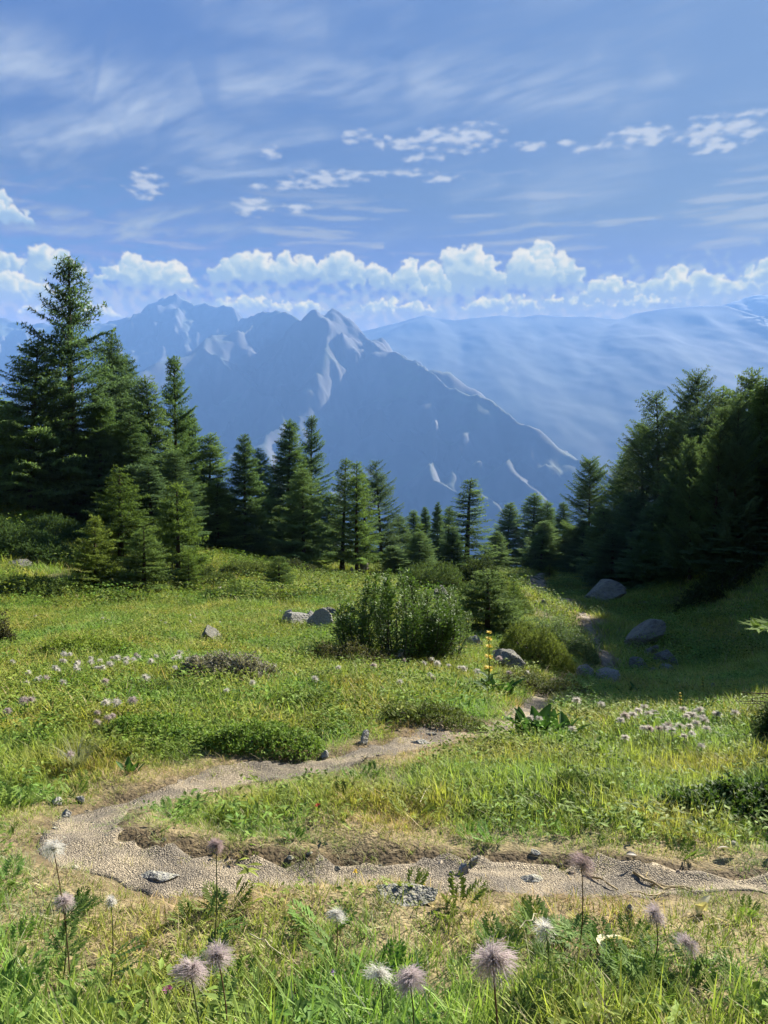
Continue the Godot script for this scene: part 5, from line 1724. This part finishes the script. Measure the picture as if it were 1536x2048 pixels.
func make_cover() -> void:
	var green := lin(0.155, 0.235, 0.042)
	var greent := lin(0.36, 0.40, 0.098)
	var fine := []
	var turf := []
	var wide := []
	for k in 4:
		fine.append(tuft_mesh(500 + k, 16, 0.035, 0.04, 0.115, 0.0034, green, greent, 0.05, 0.5))
		turf.append(tuft_mesh(510 + k, 22, 0.04, 0.015, 0.05, 0.0028, green * 0.9, greent, 0.30, 1.1))
		wide.append(tuft_mesh(520 + k, 30, 0.16, 0.04, 0.15, 0.0055, green, greent, 0.08, 0.7))
	var herb := [herb_mesh(530, 14, 0.05, 0.06, 0.030, 0.5, lin(0.15, 0.22, 0.04)), herb_mesh(531, 12, 0.05, 0.09, 0.045, 0.3, lin(0.17, 0.235, 0.048)), herb_mesh(532, 16, 0.045, 0.04, 0.020, 0.75, lin(0.155, 0.22, 0.045))]
	var ferny := [fern_mesh(540, 6, 0.075, lin(0.14, 0.21, 0.044)), fern_mesh(541, 6, 0.06, lin(0.15, 0.225, 0.048))]
	var scrub := [herb_mesh(550, 60, 0.15, 0.14, 0.032, 0.5, lin(0.14, 0.205, 0.038)), herb_mesh(551, 60, 0.16, 0.11, 0.026, 0.55, lin(0.175, 0.235, 0.045))]
	var hay := []
	for k in 3:
		hay.append(tuft_mesh(560 + k, 11, 0.05, 0.04, 0.11, 0.0024, lin(0.34, 0.28, 0.16), lin(0.52, 0.45, 0.28), 0.5, 3.2))
	# --- near: single blades
	scatter("grass", "long green grass in the near meadow", "grass", fine, 1, 15000, 1.0, 4.6, func(x, z, t, n):
		if t < 0.10: return Vector2.ZERO
		var lush: float = smoothstep(0.14, 0.75, t + n * 0.35)
		var near: float = smoothstep(-2.0, -1.75, z)
		return Vector2(0.10 + 0.9 * maxf(lush, near * smoothstep(-0.35, 0.25, n + 0.15)), (0.5 + 0.55 * lush) * smoothstep(0.02, 0.3, t)), lin(1, 1, 1), 0.25, false)
	scatter("turf", "short half dry turf along the path", "grass", turf, 2, 16000, 1.0, 5.6, func(x, z, t, n):
		return Vector2(smoothstep(-0.03, 0.07, t + n * 0.08 + patchy.get_noise_2d(x * 4.0, z * 4.0) * 0.22) * (1.0 - 0.6 * smoothstep(0.6, 1.4, t)), 0.55 + 0.4 * smoothstep(0.0, 0.35, t)), lin(1, 1, 1), 0.3, false)
	scatter("herbs", "small broad leaved herbs between the grass", "plants", herb, 3, 9000, 1.0, 4.8, func(x, z, t, n):
		if t < 0.05: return Vector2.ZERO
		return Vector2(smoothstep(-0.1, 0.5, n + minf(t, 1.0) * 0.5) * 0.9 * smoothstep(0.08, 0.55, t + n * 0.3), 0.85), lin(1, 1, 1), 0.3, false)
	scatter("feathery_leaves", "feathery divided leaves in the near grass", "plants", ferny, 4, 1500, 1.0, 4.2, func(x, z, t, n):
		if t < 0.12: return Vector2.ZERO
		return Vector2(smoothstep(-2.1, -1.7, z) * 0.75 + 0.15, 1.0), lin(1, 1, 1), 0.25, false)
	scatter("dry_grass", "bleached dry grass lying on and beside the path", "dry grass", hay, 5, 12000, 1.0, 7.0, func(x, z, t, n):
		return Vector2((0.25 + 0.75 * smoothstep(-0.12, 0.0, t + n * 0.2)) * smoothstep(0.5, 0.05, t) * 0.8 + 0.06, 0.5 + 0.35 * smoothstep(0.0, 0.3, t)), lin(1, 1, 1), 0.25, true)
	scatter("gravel", "loose grey and buff gravel on the footpath", "gravel", [pebble_mesh(570), pebble_mesh(571), pebble_mesh(572)], 6, 170000, 1.9, 6.5, func(x, z, t, n):
		if t > 0.02: return Vector2.ZERO
		var s: float = fposmod(sin(x * 917.3 + z * 331.7) * 4375.5, 1.0)
		return Vector2((0.16 + 0.34 * smoothstep(-0.2, 0.3, patchy.get_noise_2d(x * 3.0, z * 3.0))) * smoothstep(0.04, -0.08, t), 0.003 + 0.015 * s * s * s * s * s), lin(1.0, 0.90, 0.74), 0.5, true)
	# --- middle
	scatter("grass", "yellow green grass of the middle meadow", "grass", wide, 7, 42000, 4.4, 14.0, func(x, z, t, n):
		if t < 0.12: return Vector2.ZERO
		var lush: float = smoothstep(0.10, 0.8, t)
		return Vector2(0.25 + 0.75 * lush * smoothstep(-0.5, 0.1, n), 0.55 + 0.4 * lush), lin(1.0, 1.0, 0.9), 0.25, false)
	scatter("turf", "short turf of the middle meadow", "grass", turf, 8, 30000, 5.4, 11.0, func(x, z, t, n):
		return Vector2(smoothstep(-0.02, 0.1, t), 1.7), lin(1, 1, 0.9), 0.3, false)
	scatter("undergrowth", "low leafy bilberry carpet in the meadow", "plants", scrub, 9, 20000, 4.0, 16.0, func(x, z, t, n):
		if t < 0.3: return Vector2.ZERO
		var left: float = smoothstep(1.2, -0.4, x)
		return Vector2(smoothstep(-0.2, 0.2, n + left * 0.3) * (0.45 + 0.55 * left), 0.85), lin(1.05, 1.05, 0.9), 0.3, false)
	scatter("herbs", "leafy herbs of the middle meadow", "plants", herb, 10, 16000, 4.6, 11.0, func(x, z, t, n):
		if t < 0.1: return Vector2.ZERO
		return Vector2(0.65, 1.15), lin(1.05, 1.05, 0.9), 0.3, false)
	scatter("dry_grass", "pale dry grass standing in patches of the middle meadow", "dry grass", hay, 13, 15000, 5.5, 17.0, func(x, z, t, n):
		if t < 0.1: return Vector2.ZERO
		return Vector2(smoothstep(0.0, 0.35, patchy.get_noise_2d(x * 0.4 + 20.0, z * 0.4)) * 0.9, 1.7), lin(0.9, 0.9, 0.8), 0.25, false)
	# --- far
	scatter("grass", "grass of the far slopes under the trees", "grass", wide, 11, 60000, 13.0, 52.0, func(x, z, t, n):
		if t < 0.15: return Vector2.ZERO
		return Vector2(0.9, 1.35), lin(0.95, 0.95, 0.85), 0.3, false)
	scatter("undergrowth", "low shrubs covering the far slopes", "plants", scrub, 12, 26000, 13.0, 52.0, func(x, z, t, n):
		if t < 0.3: return Vector2.ZERO
		return Vector2(smoothstep(-0.3, 0.3, patchy.get_noise_2d(x * 0.25, z * 0.25)), 1.9), lin(0.95, 0.95, 0.85), 0.3, false)

const HAZE := 0.00015
const HAZE_TOP := 1350.0
const HAZE_SHINE := Color(0.343, 0.668, 1.32)
const HAZE_SHINE_LOW := Color(0.325, 0.65, 1.31)
const SKY_GAIN := 0.2174
const SUN_AZ := 45.0

func _ready() -> void:
	# ---- camera
	var cam := Camera3D.new()
	cam.name = "camera"
	cam.position = EYE
	cam.rotation = Vector3(PITCH, 0, 0)
	cam.keep_aspect = Camera3D.KEEP_HEIGHT
	cam.fov = rad_to_deg(2.0 * atan(1024.0 / FOCAL))
	cam.near = 0.05
	cam.far = 60000.0
	add_child(cam)
	cam.current = true
	# ---- sky, haze, exposure
	var env := Environment.new()
	env.background_mode = Environment.BG_SKY
	var pano := PanoramaSkyMaterial.new()
	pano.panorama = sky_texture()
	var sky := Sky.new()
	sky.sky_material = pano
	env.sky = sky
	env.tonemap_mode = Environment.TONE_MAPPER_LINEAR
	env.tonemap_exposure = 4.6
	env.fog_enabled = true
	env.fog_density = HAZE
	env.fog_light_color = lin(0.23, 0.47, 1.0).linear_to_srgb()
	env.sdfgi_enabled = true
	env.ssao_enabled = true
	env.ssil_enabled = true
	var we := WorldEnvironment.new()
	we.name = "world_environment"
	we.environment = env
	add_child(we)
	# ---- sun, ahead and to the right
	var sun := DirectionalLight3D.new()
	sun.name = "sun"
	sun.light_color = Color(1.0, 0.975, 0.93)
	sun.light_energy = 1.6
	sun.light_angular_distance = 0.5
	sun.shadow_enabled = true
	sun.rotation_degrees = Vector3(-31.5, 180.0 - SUN_AZ, 0)
	add_child(sun)
	# ---- land
	make_materials()
	make_terrain()
	make_ground()
	make_trail()
	make_mountains()
	# ---- trees, rocks, plants
	make_tree_kinds()
	make_trees()

	make_rocks()
	make_shrubs()
	make_small_plants()
	make_seed_heads()
	make_cover()
